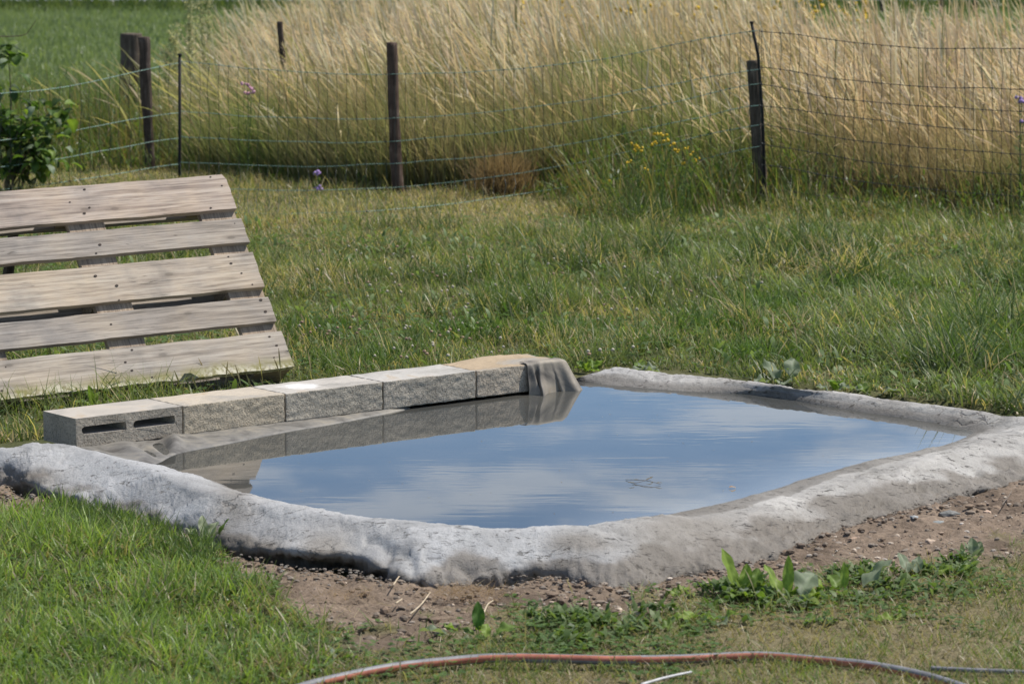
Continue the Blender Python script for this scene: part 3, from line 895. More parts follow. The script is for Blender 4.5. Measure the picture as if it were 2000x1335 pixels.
# ------------------------------------------------------------------ pallet leaning back on a stake
def build_pallet():
    O = np.array([-0.7728, 11.5845, 0.067]); tp, le, dl = 0.5952, 0.9461, 0.0156
    e = np.array([math.cos(tp) * math.cos(dl), math.sin(tp) * math.cos(dl), math.sin(dl)])
    m_ = np.array([-math.sin(tp), math.cos(tp), 0])
    u = m_ * math.cos(le) + np.array([0, 0, 1]) * math.sin(le)
    u -= e * (u @ e); u /= np.linalg.norm(u)
    nn = np.cross(e, u)
    root = empty('wooden_pallet', O, 'weathered grey brown wooden pallet leaning back on the grass behind the block wall', 'pallet')
    ax = (e, u, nn)
    tones = [((.26, .21, .18), (.43, .36, .305), (.52, .45, .39)), ((.22, .195, .17), (.355, .315, .275), (.43, .39, .345)),
             ((.27, .225, .18), (.45, .385, .315), (.53, .47, .39)), ((.22, .195, .17), (.36, .32, .28), (.43, .39, .345)), ((.27, .235, .195), (.43, .38, .325), (.51, .465, .40))]
    mats = [m_wood('pallet_board_%d' % i, *tones[i], ax, moss=(i == 4)) for i in range(5)]
    min_ = m_wood('pallet_inner_timber', (.22, .17, .13), (.36, .29, .22), (.44, .36, .28), (u, e, nn))
    minb = m_wood('pallet_block_timber', (.20, .16, .12), (.33, .27, .21), (.42, .35, .27), (e, u, nn))
    def board(name, l0, l1, v0, v1, n0, n1, m, along='e', moss=False, chip=0.0):
        """l measured leftwards from the right end, v up the face, n out of the face (all m)"""
        bm = bmesh.new()
        cu = 46 if along == 'e' else 6
        cv = 6 if along == 'e' else 30
        bmesh.ops.create_cube(bm, size=1.0)
        bmesh.ops.bevel(bm, geom=[x for x in bm.edges], offset=0.0, segments=1, affect='EDGES') if False else None
        long_e = [x for x in bm.edges if abs((x.verts[0].co - x.verts[1].co).x) > 0.5]
        bmesh.ops.subdivide_edges(bm, edges=long_e, cuts=cu, use_grid_fill=True)
        ve = [x for x in bm.edges if abs((x.verts[0].co - x.verts[1].co).y) > 0.5]
        bmesh.ops.subdivide_edges(bm, edges=ve, cuts=cv, use_grid_fill=True)
        lay = bm.verts.layers.float_color.new('Col')
        sd_ = random.random() * 50
        for v in bm.verts:
            l = lerp(l0, l1, v.co.x + 0.5); w = lerp(v0, v1, v.co.y + 0.5); n = lerp(n0, n1, v.co.z + 0.5)
            fy = v.co.y + 0.5; fx = v.co.x + 0.5
            if along == 'e':
                if fy in (0.0, 1.0) or fy < 0.01 or fy > 0.99:
                    w += (mnoise.noise(Vector((l * 6, sd_, fy * 9))) * 0.0035 + mnoise.noise(Vector((l * 40, sd_, fy * 9))) * 0.0012)
                if moss and fy < 0.01:
                    w += (mnoise.noise(Vector((l * 18, sd_, 3))) + 0.4 * mnoise.noise(Vector((l * 70, sd_, 3)))) * 0.006
                    if abs(l - 0.42) < 0.014 and n > n0 + 0.5 * (n1 - n0): w += 0.022   # split
                if fx < 0.01 or fx > 0.99:
                    l += mnoise.noise(Vector((w * 30, sd_, 5))) * 0.004
                    if chip and fx < 0.01 and fy > 0.9: l += chip
                n += mnoise.noise(Vector((l * 1.5, sd_, 7))) * 0.003
            mossv = sstep(v0 + 0.055, v0 + 0.012, w + mnoise.noise(Vector((l * 9, 1, sd_))) * 0.02) if moss else 0.0
            rag = sstep(v0 + 0.024, v0 + 0.008, w + mnoise.noise(Vector((l * 5, 4, sd_))) * 0.02) if moss else 0.0
            v[lay] = (float(mossv), float(rag), 0, 1)
            v.co = Vector(O - e * l + u * w + nn * n)
        return obj_bm(name, bm, m, root)
    vb = [(0.655, 0.80), (0.5138, 0.6138), (0.3275, 0.4725), (0.1862, 0.2862), (0.0, 0.145)]
    cols = [0.0725, 0.600, 1.1275]
    for i, (v0, v1) in enumerate(vb):
        b = board('deck_board', random.uniform(-.003, .003), 1.2, v0, v1, -0.022, 0.0, mats[i], moss=(i == 4), chip=0.012 if i == 0 else 0.0)
        if i == 4: b['label'] = 'bottom deck board with mossy bleached lower edge and a split'
        wide = (v1 - v0) > 0.12
        for c in cols:
            for k in range(4 if wide else 3):
                l = c + random.uniform(-.05, .05); w = lerp(v0, v1, (k + 0.5) / (4 if wide else 3) + random.uniform(-.11, .11))
                p = O - e * l + u * w + nn * 0.0015
                r = random.uniform(.0022, .0046)
                if random.random() < 0.22: continue
                V = [p + r * (e * math.cos(a) * 1.5 + u * math.sin(a)) for a in np.linspace(0, 2 * math.pi, 9)[:-1]]
                V2 = [q - nn * 0.004 for q in V]
                obj('nail', V + V2, [tuple(range(8))] + [(j, (j + 1) % 8, 8 + (j + 1) % 8, 8 + j) for j in range(8)], M_iron, b)
    for c in cols:
        board('stringer_board', c - 0.0725 + 0.002, c + 0.0725 - 0.002, 0.003, 0.797, -0.0445, -0.0225, min_, along='u')
        for v0, v1 in ((0.004, 0.10), (0.3275, 0.4725), (0.70, 0.796)):
            board('spacer_block', c - 0.0705, c + 0.0705, v0, v1, -0.122, -0.045, minb, along='x')
    for v0, v1 in ((0.0, 0.10), (0.3275, 0.4725), (0.70, 0.80)):
        board('bottom_board', 0.0, 1.2, v0, v1, -0.1445, -0.1225, mats[1])
    # the stake that props it from behind
    top = O - e * 0.80 + u * 0.74 - nn * 0.165
    foot = top + m_ * 0.20; foot[2] = -0.06
    Vt, Ft = tube([foot, lerp(foot, top, 0.5), top], [0.022, 0.021, 0.019], 7)
    s = obj('wooden_stake', Vt, Ft, M_stake)
    tag(s, 'thin dark stake propping the pallet up from behind, in its shadow', 'stake')
def m_post(name, dark, light, streak):
    m, t, b = mat(name)
    g = geo_pos(t)
    mp = N(t, 'ShaderNodeMapping'); mp.inputs['Scale'].default_value = (70, 70, 5)
    t.links.new(g, mp.inputs[0])
    n = noise_node(t, mp.outputs[0], 1.0, 5, 0.65, 0.3)
    n2 = noise_node(t, g, 13, 4, 0.6)
    r = ramp(t, [(0.32, dark), (0.55, light), (0.72, streak)])
    mm = N(t, 'ShaderNodeMath', operation='MULTIPLY_ADD', i_1=0.6, i_2=0.2)
    t.links.new(n.outputs[0], mm.inputs[0])
    m2 = N(t, 'ShaderNodeMath', operation='MULTIPLY_ADD', i_1=0.4); t.links.new(n2.outputs[0], m2.inputs[0]); t.links.new(mm.outputs[0], m2.inputs[2])
    m3 = N(t, 'ShaderNodeMath', operation='SUBTRACT', i_1=0.2); t.links.new(m2.outputs[0], m3.inputs[0])
    t.links.new(m3.outputs[0], r.inputs[0]); t.links.new(r.outputs[0], b.inputs['Base Color'])
    b.inputs['Roughness'].default_value = 0.95
    b.inputs['Specular IOR Level'].default_value = 0.08
    bump(t, b, n.outputs[0], 1.0, 0.006)
    return m
M_stake = m_post('stake_wood', (.05, .04, .032), (.13, .105, .085), (.21, .18, .15))
build_pallet()

# ------------------------------------------------------------------ fence posts, rods and netting
M_post_a = m_post('dark_post_wood', (.028, .022, .019), (.095, .072, .06), (.24, .20, .175))
M_post_b = m_post('brown_post_wood', (.028, .021, .018), (.11, .077, .062), (.27, .21, .175))
M_post_c = m_post('grey_post_wood', (.034, .029, .024), (.125, .10, .08), (.31, .26, .215))
def post(name, pts, D, m, label, group, sides=14, cat='fence post', rough=1.0, cap=True):
    """pts = (px, py, width px) from top to foot at distance D"""
    P = [at_y(p[0], p[1], D) for p in pts]; R = [p[2] / 2 / F * D for p in pts]
    foot = P[-1].copy(); foot[2] = -0.15; foot[0] += (P[-1][0] - P[-2][0]) * 0.4
    P.append(foot); R.append(R[-1])
    Q = catmull(np.concatenate([np.array(P), np.array(R)[:, None]], 1), 8)
    P, R = Q[:, :3], Q[:, 3]
    if cap:   # worn, chamfered top
        P = np.concatenate([[P[0] + [0, 0, 0.004], P[0] + [0, 0, 0.002]], P]); R = np.concatenate([[R[0] * 0.55, R[0] * 0.9], R])
    V, Fc = tube(P, R, sides)
    sd_ = random.random() * 30
    for k in range(len(V)):
        nv = mnoise.noise(Vector((V[k][0] * 55 + sd_, V[k][1] * 55, V[k][2] * 4))) * 0.006 * rough + mnoise.noise(Vector((V[k][0] * 14 + sd_, V[k][1] * 14, V[k][2] * 9))) * 0.004 * rough
        V[k][0] += nv; V[k][1] += nv
    o = obj(name, V, Fc, m, None, True)
    return tag(o, label, cat, group)
DA, DB = dist_at(347), dist_at(402)           # the two rods that carry the netting
GP = 'old wooden posts of the fence line'
post('fence_post', [(281, 73, 22), (286, 190, 21), (291, 270, 19), (294, 330, 18)], dist_at(330), M_post_a, 'dark round wooden post just left of the thin upright black rod', GP)
post('fence_post', [(765, 84, 20), (767, 160, 21), (770, 240, 22), (773, 310, 24), (777, 372, 22)], dist_at(374), M_post_b, 'crooked brown wooden post standing alone amid the long green net span', GP)
post('fence_post', [(1471, 119, 26), (1476, 200, 26), (1481, 280, 25), (1489, 400, 25)], dist_at(398), M_post_c, 'thick greyish wooden post with a black rod tied against it', GP)
def rod(pts, D, r, label):
    P = [at_y(a, b, D) for a, b in pts]; f = P[-1].copy(); f[2] = -0.1; P.append(f)
    root = empty('fence_rod', f, label, 'fence rod', 'black rods holding the netting')
    V, Fc = tube(P, r, 8); obj('shaft', V, Fc, M_blackrod, root, True)
    V, Fc = tube([P[0], P[0] + [0, 0, 0.012]], [r * 1.45, r * 1.3], 8); obj('end_cap', V, Fc, M_blackrod, root, True)
    return root
rod([(351, 109), (351, 346)], DA, 0.0095, 'slim straight black rod standing upright above the pallet corner')
rod([(1468, 46), (1481, 110), (1489, 220), (1492, 300), (1494, 400)], dist_at(398) - 0.06, 0.0085, 'leaning black rod rising above the thick greyish post')

# weathered stump and far posts
post('old_stump', [(257, 66, 42), (257, 110, 44), (258, 175, 48)], 24.6, M_stake, 'broad dark broken stump in the weeds right behind the left round post', None, 7, 'stump', 2.2)
post('meadow_post', [(546, 43, 11), (549, 90, 11), (552, 145, 11)], 21.6, M_post_a, 'small dark post half hidden in straw left of the crooked brown post', 'thin posts out in the field')
for px, lab in ((1722, 'thin dark field post in the top edge, left of two others'), (1838, 'thin dark field post in the top edge, middle of three'), (1904, 'thin dark field post in the top edge, rightmost of three')):
    post('meadow_post', [(px - 2, -120, 9), (px, -40, 9), (px + 1, 30, 9)], dist_at(30), M_post_a, lab, 'thin posts out in the field', 8)

def m_cord(name, c):
    m, t, b = mat(name)
    n = noise_node(t, geo_pos(t), 9, 3, 0.5)
    r = ramp(t, [(0.35, [x * 0.6 for x in c]), (0.65, c)]); t.links.new(n.outputs[0], r.inputs[0])
    t.links.new(r.outputs[0], b.inputs['Base Color']); b.inputs['Roughness'].default_value = 0.4
    return m
M_cord_g = m_cord('green_net_cord', (0.26, 0.42, 0.35))
M_cord_u = m_cord('green_upright_cord', (0.022, 0.038, 0.03))
M_cord_d = m_cord('dark_net_cord', (0.03, 0.035, 0.03))
M_knot = simple('net_knot', (0.012, 0.016, 0.018), 0.5, 0.2, 20)
def net_point(px, py, Dn):
    p = at_y(px, py, Dn)
    if p[2] < 0.03:
        p = at(px, py, 0.03)
    return p
def build_net(label, strands, x0, x1, step, Dfun, mcord, rad, group=None):
    xs = np.arange(x0, x1 + 0.1, step)
    grid = []
    for s in strands:
        sx, sy = zip(*s)
        # smooth interpolation along the strand, with slack wobble
        yy = np.interp(xs, sx, sy)
        yy = np.convolve(np.pad(yy, 3, mode='edge'), np.ones(7) / 7, 'valid')
        yy = yy + (vnoise(xs / 60.0, np.full(len(xs), len(grid) * 3.1), 90) - 0.5) * 3.0
        yy[0] = sy[0] if xs[0] == sx[0] else yy[0]
        grid.append([net_point(x, y, Dfun(x)) for x, y in zip(xs, yy)])
    grid = np.array(grid)
    c = grid.reshape(-1, 3).mean(0); c[2] = 0
    root = empty('fence_netting', c, label, 'netting', group)
    for g in grid:
        V, Fc = tube(g, rad, 4, False); obj('strand', V, Fc, mcord, root, True)
    parts = []; kn = []
    for j in range(len(xs)):
        col = grid[:, j].copy()
        sub = []
        for a in range(len(col) - 1):
            sub.append(col[a])
            mid = (col[a] + col[a + 1]) / 2 + np.array([random.uniform(-.012, .012), random.uniform(-.008, .008), 0])
            mid[2] = max(mid[2], 0.02)
            sub.append(mid)
        sub.append(col[-1])
        parts.append(tube(sub, 0.0018, 3, False))
        for p in col:
            r = rad * random.uniform(2.2, 3.4)
            kn.append((np.array([p + [r * 1.2, 0, 0], p - [r * 1.2, 0, 0], p + [0, r, 0], p - [0, r, 0], p + [0, 0, r], p - [0, 0, r]]),
                       [(0, 2, 4), (2, 1, 4), (1, 3, 4), (3, 0, 4), (2, 0, 5), (1, 2, 5), (3, 1, 5), (0, 3, 5)]))
    V, Fc = join_vf(parts); tag(obj('upright_cords', V, Fc, M_cord_d if mcord is M_cord_d else M_cord_u, root, True), kind='stuff')
    V, Fc = join_vf(kn); tag(obj('knots', V, Fc, M_knot, root), kind='stuff')
    return root
def Dleft(x): return float(np.interp(x, [-500, 0, 351], [DA - 2.6, DA - 1.25, DA]))
def Dmid(x): return float(np.interp(x, [351, 768, 1150, 1488], [DA, dist_at(374) - 0.04, dist_at(392), DB - 0.1]))
def Dright(x): return float(np.interp(x, [1488, 2000, 2600], [DB - 0.1, DB - 0.75, DB - 1.5]))
SL = [[(-240, 225), (0, 182), (120, 172), (250, 145), (351, 119)], [(-240, 300), (0, 273), (150, 256), (280, 229), (351, 217)], [(-240, 350), (0, 326), (130, 308), (280, 280), (351, 267)],
      [(-240, 395), (0, 372), (210, 343), (300, 327), (351, 317)]]
SM = [[(351, 119), (420, 127), (500, 134), (600, 143), (700, 145), (780, 147), (950, 140), (1100, 127), (1200, 115), (1300, 87), (1400, 73), (1440, 62), (1470, 56)],
      [(351, 217), (500, 228), (600, 232), (780, 231), (950, 220), (1050, 208), (1160, 192), (1300, 165), (1400, 150), (1474, 132)],
      [(351, 267), (450, 273), (600, 279), (740, 278), (950, 261), (1125, 238), (1230, 218), (1320, 200), (1420, 175), (1478, 161)],
      [(351, 317), (450, 321), (600, 326), (775, 319), (950, 306), (1090, 285), (1180, 270), (1330, 238), (1430, 215), (1482, 201)],
      [(351, 362), (450, 370), (600, 372), (775, 366), (900, 354), (1055, 332), (1210, 301), (1350, 270), (1485, 240)],
      [(351, 408), (450, 416), (600, 418), (760, 410), (880, 399), (985, 383), (1090, 367), (1195, 352), (1350, 318), (1487, 280)]]
SR = [[(1470, 56), (1500, 60), (1650, 82), (1790, 94), (2000, 96), (2300, 84)], [(1476, 127), (1500, 130), (1615, 152), (1755, 168), (2000, 175), (2300, 168)],
      [(1480, 161), (1615, 191), (1790, 207), (2000, 218), (2300, 214)], [(1483, 203), (1650, 228), (1825, 247), (2000, 261), (2300, 262)],
      [(1486, 240), (1615, 268), (1790, 287), (2000, 303), (2300, 306)], [(1488, 280), (1650, 310), (1825, 331), (2000, 343), (2300, 350)],
      [(1490, 320), (1650, 350), (1825, 371), (2000, 385), (2300, 392)], [(1492, 366), (1650, 389), (1790, 410), (2000, 420), (2300, 430)]]
GN = 'knotted garden netting along the meadow edge'
build_net('bluish green netting falling away left of the upright black rod', SL, -234, 351, 19.5, Dleft, M_cord_g, 0.0021, GN)
build_net('sagging green netting spread between the upright black rod and the thick greyish post', SM, 351, 1488, 19.2, Dmid, M_cord_g, 0.0019, GN)
build_net('dark netting stretched right of the thick greyish post', SR, 1488, 2298, 18.0, Dright, M_cord_d, 0.0020, GN)

# ------------------------------------------------------------------ grass
def rand_in_px(n, x0, x1, y0, y1, margin=0.0):
    """uniform over the ground inside a picture-wide wedge"""
    ys = np.array([at(1000, y1)[1], at(1000, y0)[1]])
    y = np.sqrt(RNG.uniform(ys[0] ** 2, ys[1] ** 2, n))
    px = RNG.uniform(x0, x1, n)
    D = y * CP + H * SP
    x = (px - 1000) / F * D
    pxx, pyy = project(x, y, 0 * x)
    return x, y, pxx, pyy
def pick(a, b, r):
    return np.array(a)[None] * (1 - r[:, None]) + np.array(b)[None] * r[:, None]
G_DEEP, G_MID, G_LIGHT, G_STRAW, G_BROWN = (.045, .078, .028), (.135, .185, .064), (.285, .325, .155), (.52, .45, .29), (.34, .25, .16)

def in_wall(x, y):
    t = (x - WX) * wd[0] + (y - WY) * wd[1]; k = (x - WX) * wn[0] + (y - WY) * wn[1]
    return (t > -0.02) & (t < 2.06) & (k > -0.02) & (k < 0.215)

def lawn_back():
    x, y, px, py = rand_in_px(330000, -260, 2260, 318, 890)
    keep = is_back(px, py) & ~in_wall(x, y)
    tuft = fbm(x * 3.2, y * 3.2, 101); fine = fbm(x * 11, y * 11, 103)
    right = sstep(1150, 1600, px + (tuft - 0.5) * 500) * sstep(440, 560, py)
    drys = sstep(520, 420, py + (tuft - 0.5) * 120) * sstep(1350, 1000, px)
    dens = 0.55 + 0.45 * fine - 0.12 * drys
    keep &= RNG.random(len(x)) < dens
    # shaded bare patch under the pallet
    x, y, px, py, tuft, fine, right, drys = [a[keep] for a in (x, y, px, py, tuft, fine, right, drys)]
    n = len(x); r = RNG.random(n)
    h = (0.026 + 0.065 * sstep(0.45, 0.7, tuft) + 0.04 * fine) * (0.5 + 0.95 * r)
    h = h * (1 - 0.15 * drys) + right * (0.008 + 0.055 * sstep(0.42, 0.8, tuft)) * (0.4 + 0.8 * RNG.random(n))
    dt = sstep(.57, .64, fbm(x * 2.6 + 5, y * 2.6, 113)) * (1 - drys)
    h = h * (1 + .9 * dt)
    z = ground_z(x, y)
    az = RNG.normal(2.6, 1.8, n)
    lean = np.abs(RNG.normal(0.3, 0.45, n)); bend = np.abs(RNG.normal(0.9, 0.7, n)) + right * 0.3
    wdt = RNG.uniform(0.0028, 0.0060, n) * (1 + 0.35 * right)
    face = RNG.normal(0, 0.9, n)
    c = pick(G_MID, G_LIGHT, np.clip(RNG.normal(0.4, 0.35, n), 0, 1))
    dk = np.clip(sstep(0.45, 0.62, fbm(x * 4.5, y * 4.5, 107)) * 0.45 + RNG.normal(0, .12, n), 0, 1)
    c = c * (1 - dk[:, None]) + np.array(G_DEEP) * dk[:, None]
    dt2 = (dt * .7)[:, None]; c = c * (1 - dt2) + np.array((.040, .085, .022)) * dt2
    cool = (right * .22)[:, None]; c = c * (1 - cool) + c * np.array((.78, .98, 1.25)) * cool
    grey = (RNG.random(n) < .22)[:, None]
    c = np.where(grey, c * .6 + np.array((.19, .22, .15)) * .4, c)
    ds = np.clip(0.11 + 0.50 * drys + 0.5 * sstep(0.52, 0.66, fbm(x * 2.1, y * 2.1, 109)) + RNG.normal(0, .12, n), 0, 1)
    is_dry = RNG.random(n) < ds * 0.8
    st = pick(G_STRAW, G_BROWN, RNG.random(n) * 0.6)
    c = np.where(is_dry[:, None], st, c)
    h = np.where(is_dry, h * 0.8, h)
    c = np.minimum(c * np.array((1.28, 1.20, 1.10)), .8)
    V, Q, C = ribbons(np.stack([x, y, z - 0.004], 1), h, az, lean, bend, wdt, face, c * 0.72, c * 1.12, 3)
    parts = [(V, Q, C)]
    for (cx, cy, rr_, hh_) in ((1035, 590, .13, .11), (905, 655, .10, .09), (1130, 655, .11, .09), (690, 712, .10, .09), (745, 700, .08, .08), (1400, 640, .13, .12), (1250, 668, .10, .08), (1500, 600, .12, .10), (1950, 690, .20, .17), (1850, 640, .14, .12), (620, 640, .09, .07), (1700, 560, .12, .09), (1480, 690, .10, .10)):
        m = 620; p0 = at(cx, cy)
        x_ = p0[0] + RNG.normal(0, rr_, m); y_ = p0[1] + RNG.normal(0, rr_ * 1.2, m); x_, y_ = x_[~in_wall(x_, y_)], y_[~in_wall(x_, y_)]
        qx, qy = project(x_, y_, x_ * 0); x_, y_ = x_[is_back(qx, qy)], y_[is_back(qx, qy)]; m = len(x_)
        cc = pick((.06, .12, .03), (.17, .25, .07), RNG.random(m))
        parts.append(ribbons(np.stack([x_, y_, ground_z(x_, y_)], 1), hh_ * RNG.uniform(.4, 1.15, m), RNG.uniform(0, 6.28, m), np.abs(RNG.normal(.3, .3, m)), np.abs(RNG.normal(.9, .5, m)), RNG.uniform(.0032, .0065, m), RNG.normal(0, .9, m), cc * .7, cc * 1.2, 4))
    # seeding stalks sticking out of the lawn
    m = 2600
    x, y, px, py = rand_in_px(m, -200, 2200, 380, 800)
    k = is_back(px, py) & ~in_wall(x, y) & (RNG.random(m) < 0.35 + 0.65 * sstep(0.5, 0.6, fbm(x * 2, y * 2, 111)))
    x, y, px, py = x[k], y[k], px[k], py[k]; m = len(x)
    hh = RNG.uniform(0.07, 0.17, m) * (1 + 0.25 * sstep(1200, 1500, px))
    cc = pick((.30, .27, .13), (.36, .25, .16), RNG.random(m))
    prof = np.array([.5, .4, .4, .4, 1.5, 1.6, .3])
    parts.append(ribbons(np.stack([x, y, ground_z(x, y)], 1), hh, RNG.normal(2.8, 1.0, m), np.abs(RNG.normal(.2, .25, m)), np.abs(RNG.normal(.4, .3, m)), np.full(m, .0034), RNG.normal(0, .6, m), pick(G_MID, G_STRAW, RNG.random(m)), cc, 6, prof))
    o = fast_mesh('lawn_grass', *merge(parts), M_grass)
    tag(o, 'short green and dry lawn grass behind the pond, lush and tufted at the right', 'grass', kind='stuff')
lawn_back()

def lawn_front():
    x, y, px, py = rand_in_px(190000, -420, 2420, 960, 1480)
    fg = front_grass(px, py, x, y)
    lush = sstep(900, 350, px + (fbm(x * 3, y * 3, 121) - 0.5) * 500)
    tuft = fbm(x * 4.5, y * 4.5, 123); fine = fbm(x * 14, y * 14, 125)
    patch = sstep(0.36, 0.6, fbm(x * 3.1 + 9, y * 3.1, 127))
    dens = fg * (lush * 0.70 + (1 - lush) * (0.62 + 0.35 * patch)) * (0.45 + 0.75 * fine)
    soilb = sstep(60, 0, py - np.interp(px, SOILF_X, SOILF_Y)) * 0.5
    keep = is_front(px, py) & (RNG.random(len(x)) < dens * (1 - soilb * (1 - lush))) & (fg > 0.15)
    x, y, px, py, lush, tuft, fine, patch = [a[keep] for a in (x, y, px, py, lush, tuft, fine, patch)]
    n = len(x)
    h = (0.022 + lush * (0.020 + 0.052 * sstep(0.42, 0.72, tuft)) + (1 - lush) * 0.045 * tuft) * (0.5 + 0.9 * RNG.random(n))
    az = RNG.uniform(0, 2 * np.pi, n)
    lean = np.abs(RNG.normal(0.3, 0.35, n)) + (1 - lush) * 0.55 * RNG.random(n); bend = np.abs(RNG.normal(0.8, 0.6, n))
    wdt = RNG.uniform(0.0018, 0.0048, n) * (0.75 + 0.75 * lush)
    c = pick(G_MID, G_LIGHT, np.clip(RNG.normal(0.45, 0.35, n), 0, 1))
    dk = np.clip(sstep(0.45, 0.65, fbm(x * 6, y * 6, 129)) * 0.4 + RNG.normal(0, .12, n), 0, 1)
    c = c * (1 - dk[:, None]) + np.array(G_DEEP) * dk[:, None]
    c = c * (1 + .38 * lush[:, None]) * np.array((1.0, 1.10, .72))
    grey = (RNG.random(n) < .2)[:, None]
    c = np.where(grey, c * .5 + np.array((.20, .23, .17)) * .5, c)
    ds = np.clip(0.17 + (1 - lush) * (0.72 - 0.42 * patch) + 0.25 * sstep(0.52, 0.66, fbm(x * 5, y * 5, 131)), 0, 0.95)
    is_dry = RNG.random(n) < ds
    st = pick((.44, .37, .24), (.28, .22, .15), RNG.random(n))
    c = np.where(is_dry[:, None], st, c)
    lean = np.where(is_dry, lean + 0.5 * RNG.random(n), lean)
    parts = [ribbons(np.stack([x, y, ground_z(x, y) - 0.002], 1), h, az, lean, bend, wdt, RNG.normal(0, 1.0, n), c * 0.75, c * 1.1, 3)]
    # a fringe of longer blades against the rim at the left
    m = 1500
    fx = RNG.uniform(100, 420, m); fy = np.interp(fx, OUT_X, OUT_Y) + RNG.uniform(4, 60, m)
    b = np.array([at(a, c_) for a, c_ in zip(fx, fy)])
    cc = pick(G_DEEP, G_MID, RNG.random(m))
    parts.append(ribbons(b, RNG.uniform(.03, .085, m), RNG.uniform(0, 6.28, m), np.abs(RNG.normal(.25, .25, m)), np.abs(RNG.normal(.7, .4, m)), RNG.uniform(.002, .004, m), RNG.normal(0, .8, m), cc, cc * 1.4, 4))
    # loose dead straw lying about
    m = 5200
    x, y, px, py = rand_in_px(m, -300, 2300, 1060, 1440)
    k = is_front(px, py) & (px > 420) & (RNG.random(m) < 0.25 + 0.75 * sstep(0.5, 0.65, fbm(x * 6, y * 6, 133)))
    x, y = x[k], y[k]; m = len(x)
    cc = pick((.46, .38, .25), (.30, .22, .14), RNG.random(m))
    parts.append(ribbons(np.stack([x, y, ground_z(x, y) + 0.004], 1), RNG.uniform(.02, .075, m), RNG.uniform(0, 6.28, m), RNG.uniform(1.25, 1.5, m), RNG.normal(.1, .12, m), RNG.uniform(.0012, .0026, m), RNG.uniform(0, 3.14, m), cc, cc, 3))
    # blades growing up against the hose and over it
    m = 900
    hx = RNG.uniform(600, 1860, m); hy = np.interp(hx, [605, 680, 770, 860, 960, 1080, 1200, 1330, 1480, 1600, 1700, 1800, 1880], [1337, 1319, 1302, 1292, 1284, 1285, 1288, 1286, 1280, 1289, 1299, 1318, 1342]) + RNG.uniform(6, 30, m)
    ok_ = RNG.random(m) < sstep(.42, .62, vnoise(hx / 38.0, hx * 0, 137)); hx, hy = hx[ok_], hy[ok_]; m = len(hx)
    b = np.array([at(a, c_) for a, c_ in zip(hx, hy)])
    cc = pick((.16, .20, .07), (.44, .38, .24), RNG.random(m))
    parts.append(ribbons(b, RNG.uniform(.018, .05, m), RNG.uniform(0, 6.28, m), np.abs(RNG.normal(.3, .3, m)), np.abs(RNG.normal(.6, .5, m)), RNG.uniform(.0018, .0034, m), RNG.normal(0, .8, m), cc * .8, cc * 1.15, 3))
    # thin tall dead stalks in the front lawn
    m = 130
    x, y, px, py = rand_in_px(m, -100, 2100, 1010, 1420)
    k = is_front(px, py) & (front_grass(px, py, x, y) > 0.4); x, y = x[k], y[k]; m = len(x)
    cc = pick((.42, .37, .24), (.34, .28, .18), RNG.random(m))
    parts.append(ribbons(np.stack([x, y, ground_z(x, y)], 1), RNG.uniform(.05, .12, m), RNG.uniform(0, 6.28, m), np.abs(RNG.normal(.4, .4, m)), np.abs(RNG.normal(.3, .3, m)), np.full(m, .0022), RNG.normal(0, .7, m), cc * .8, cc, 6, np.array([.6, .5, .5, .5, 1.5, 1.5, .3])))
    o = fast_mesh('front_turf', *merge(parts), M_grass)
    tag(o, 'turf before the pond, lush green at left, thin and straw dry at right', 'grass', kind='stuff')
lawn_front()

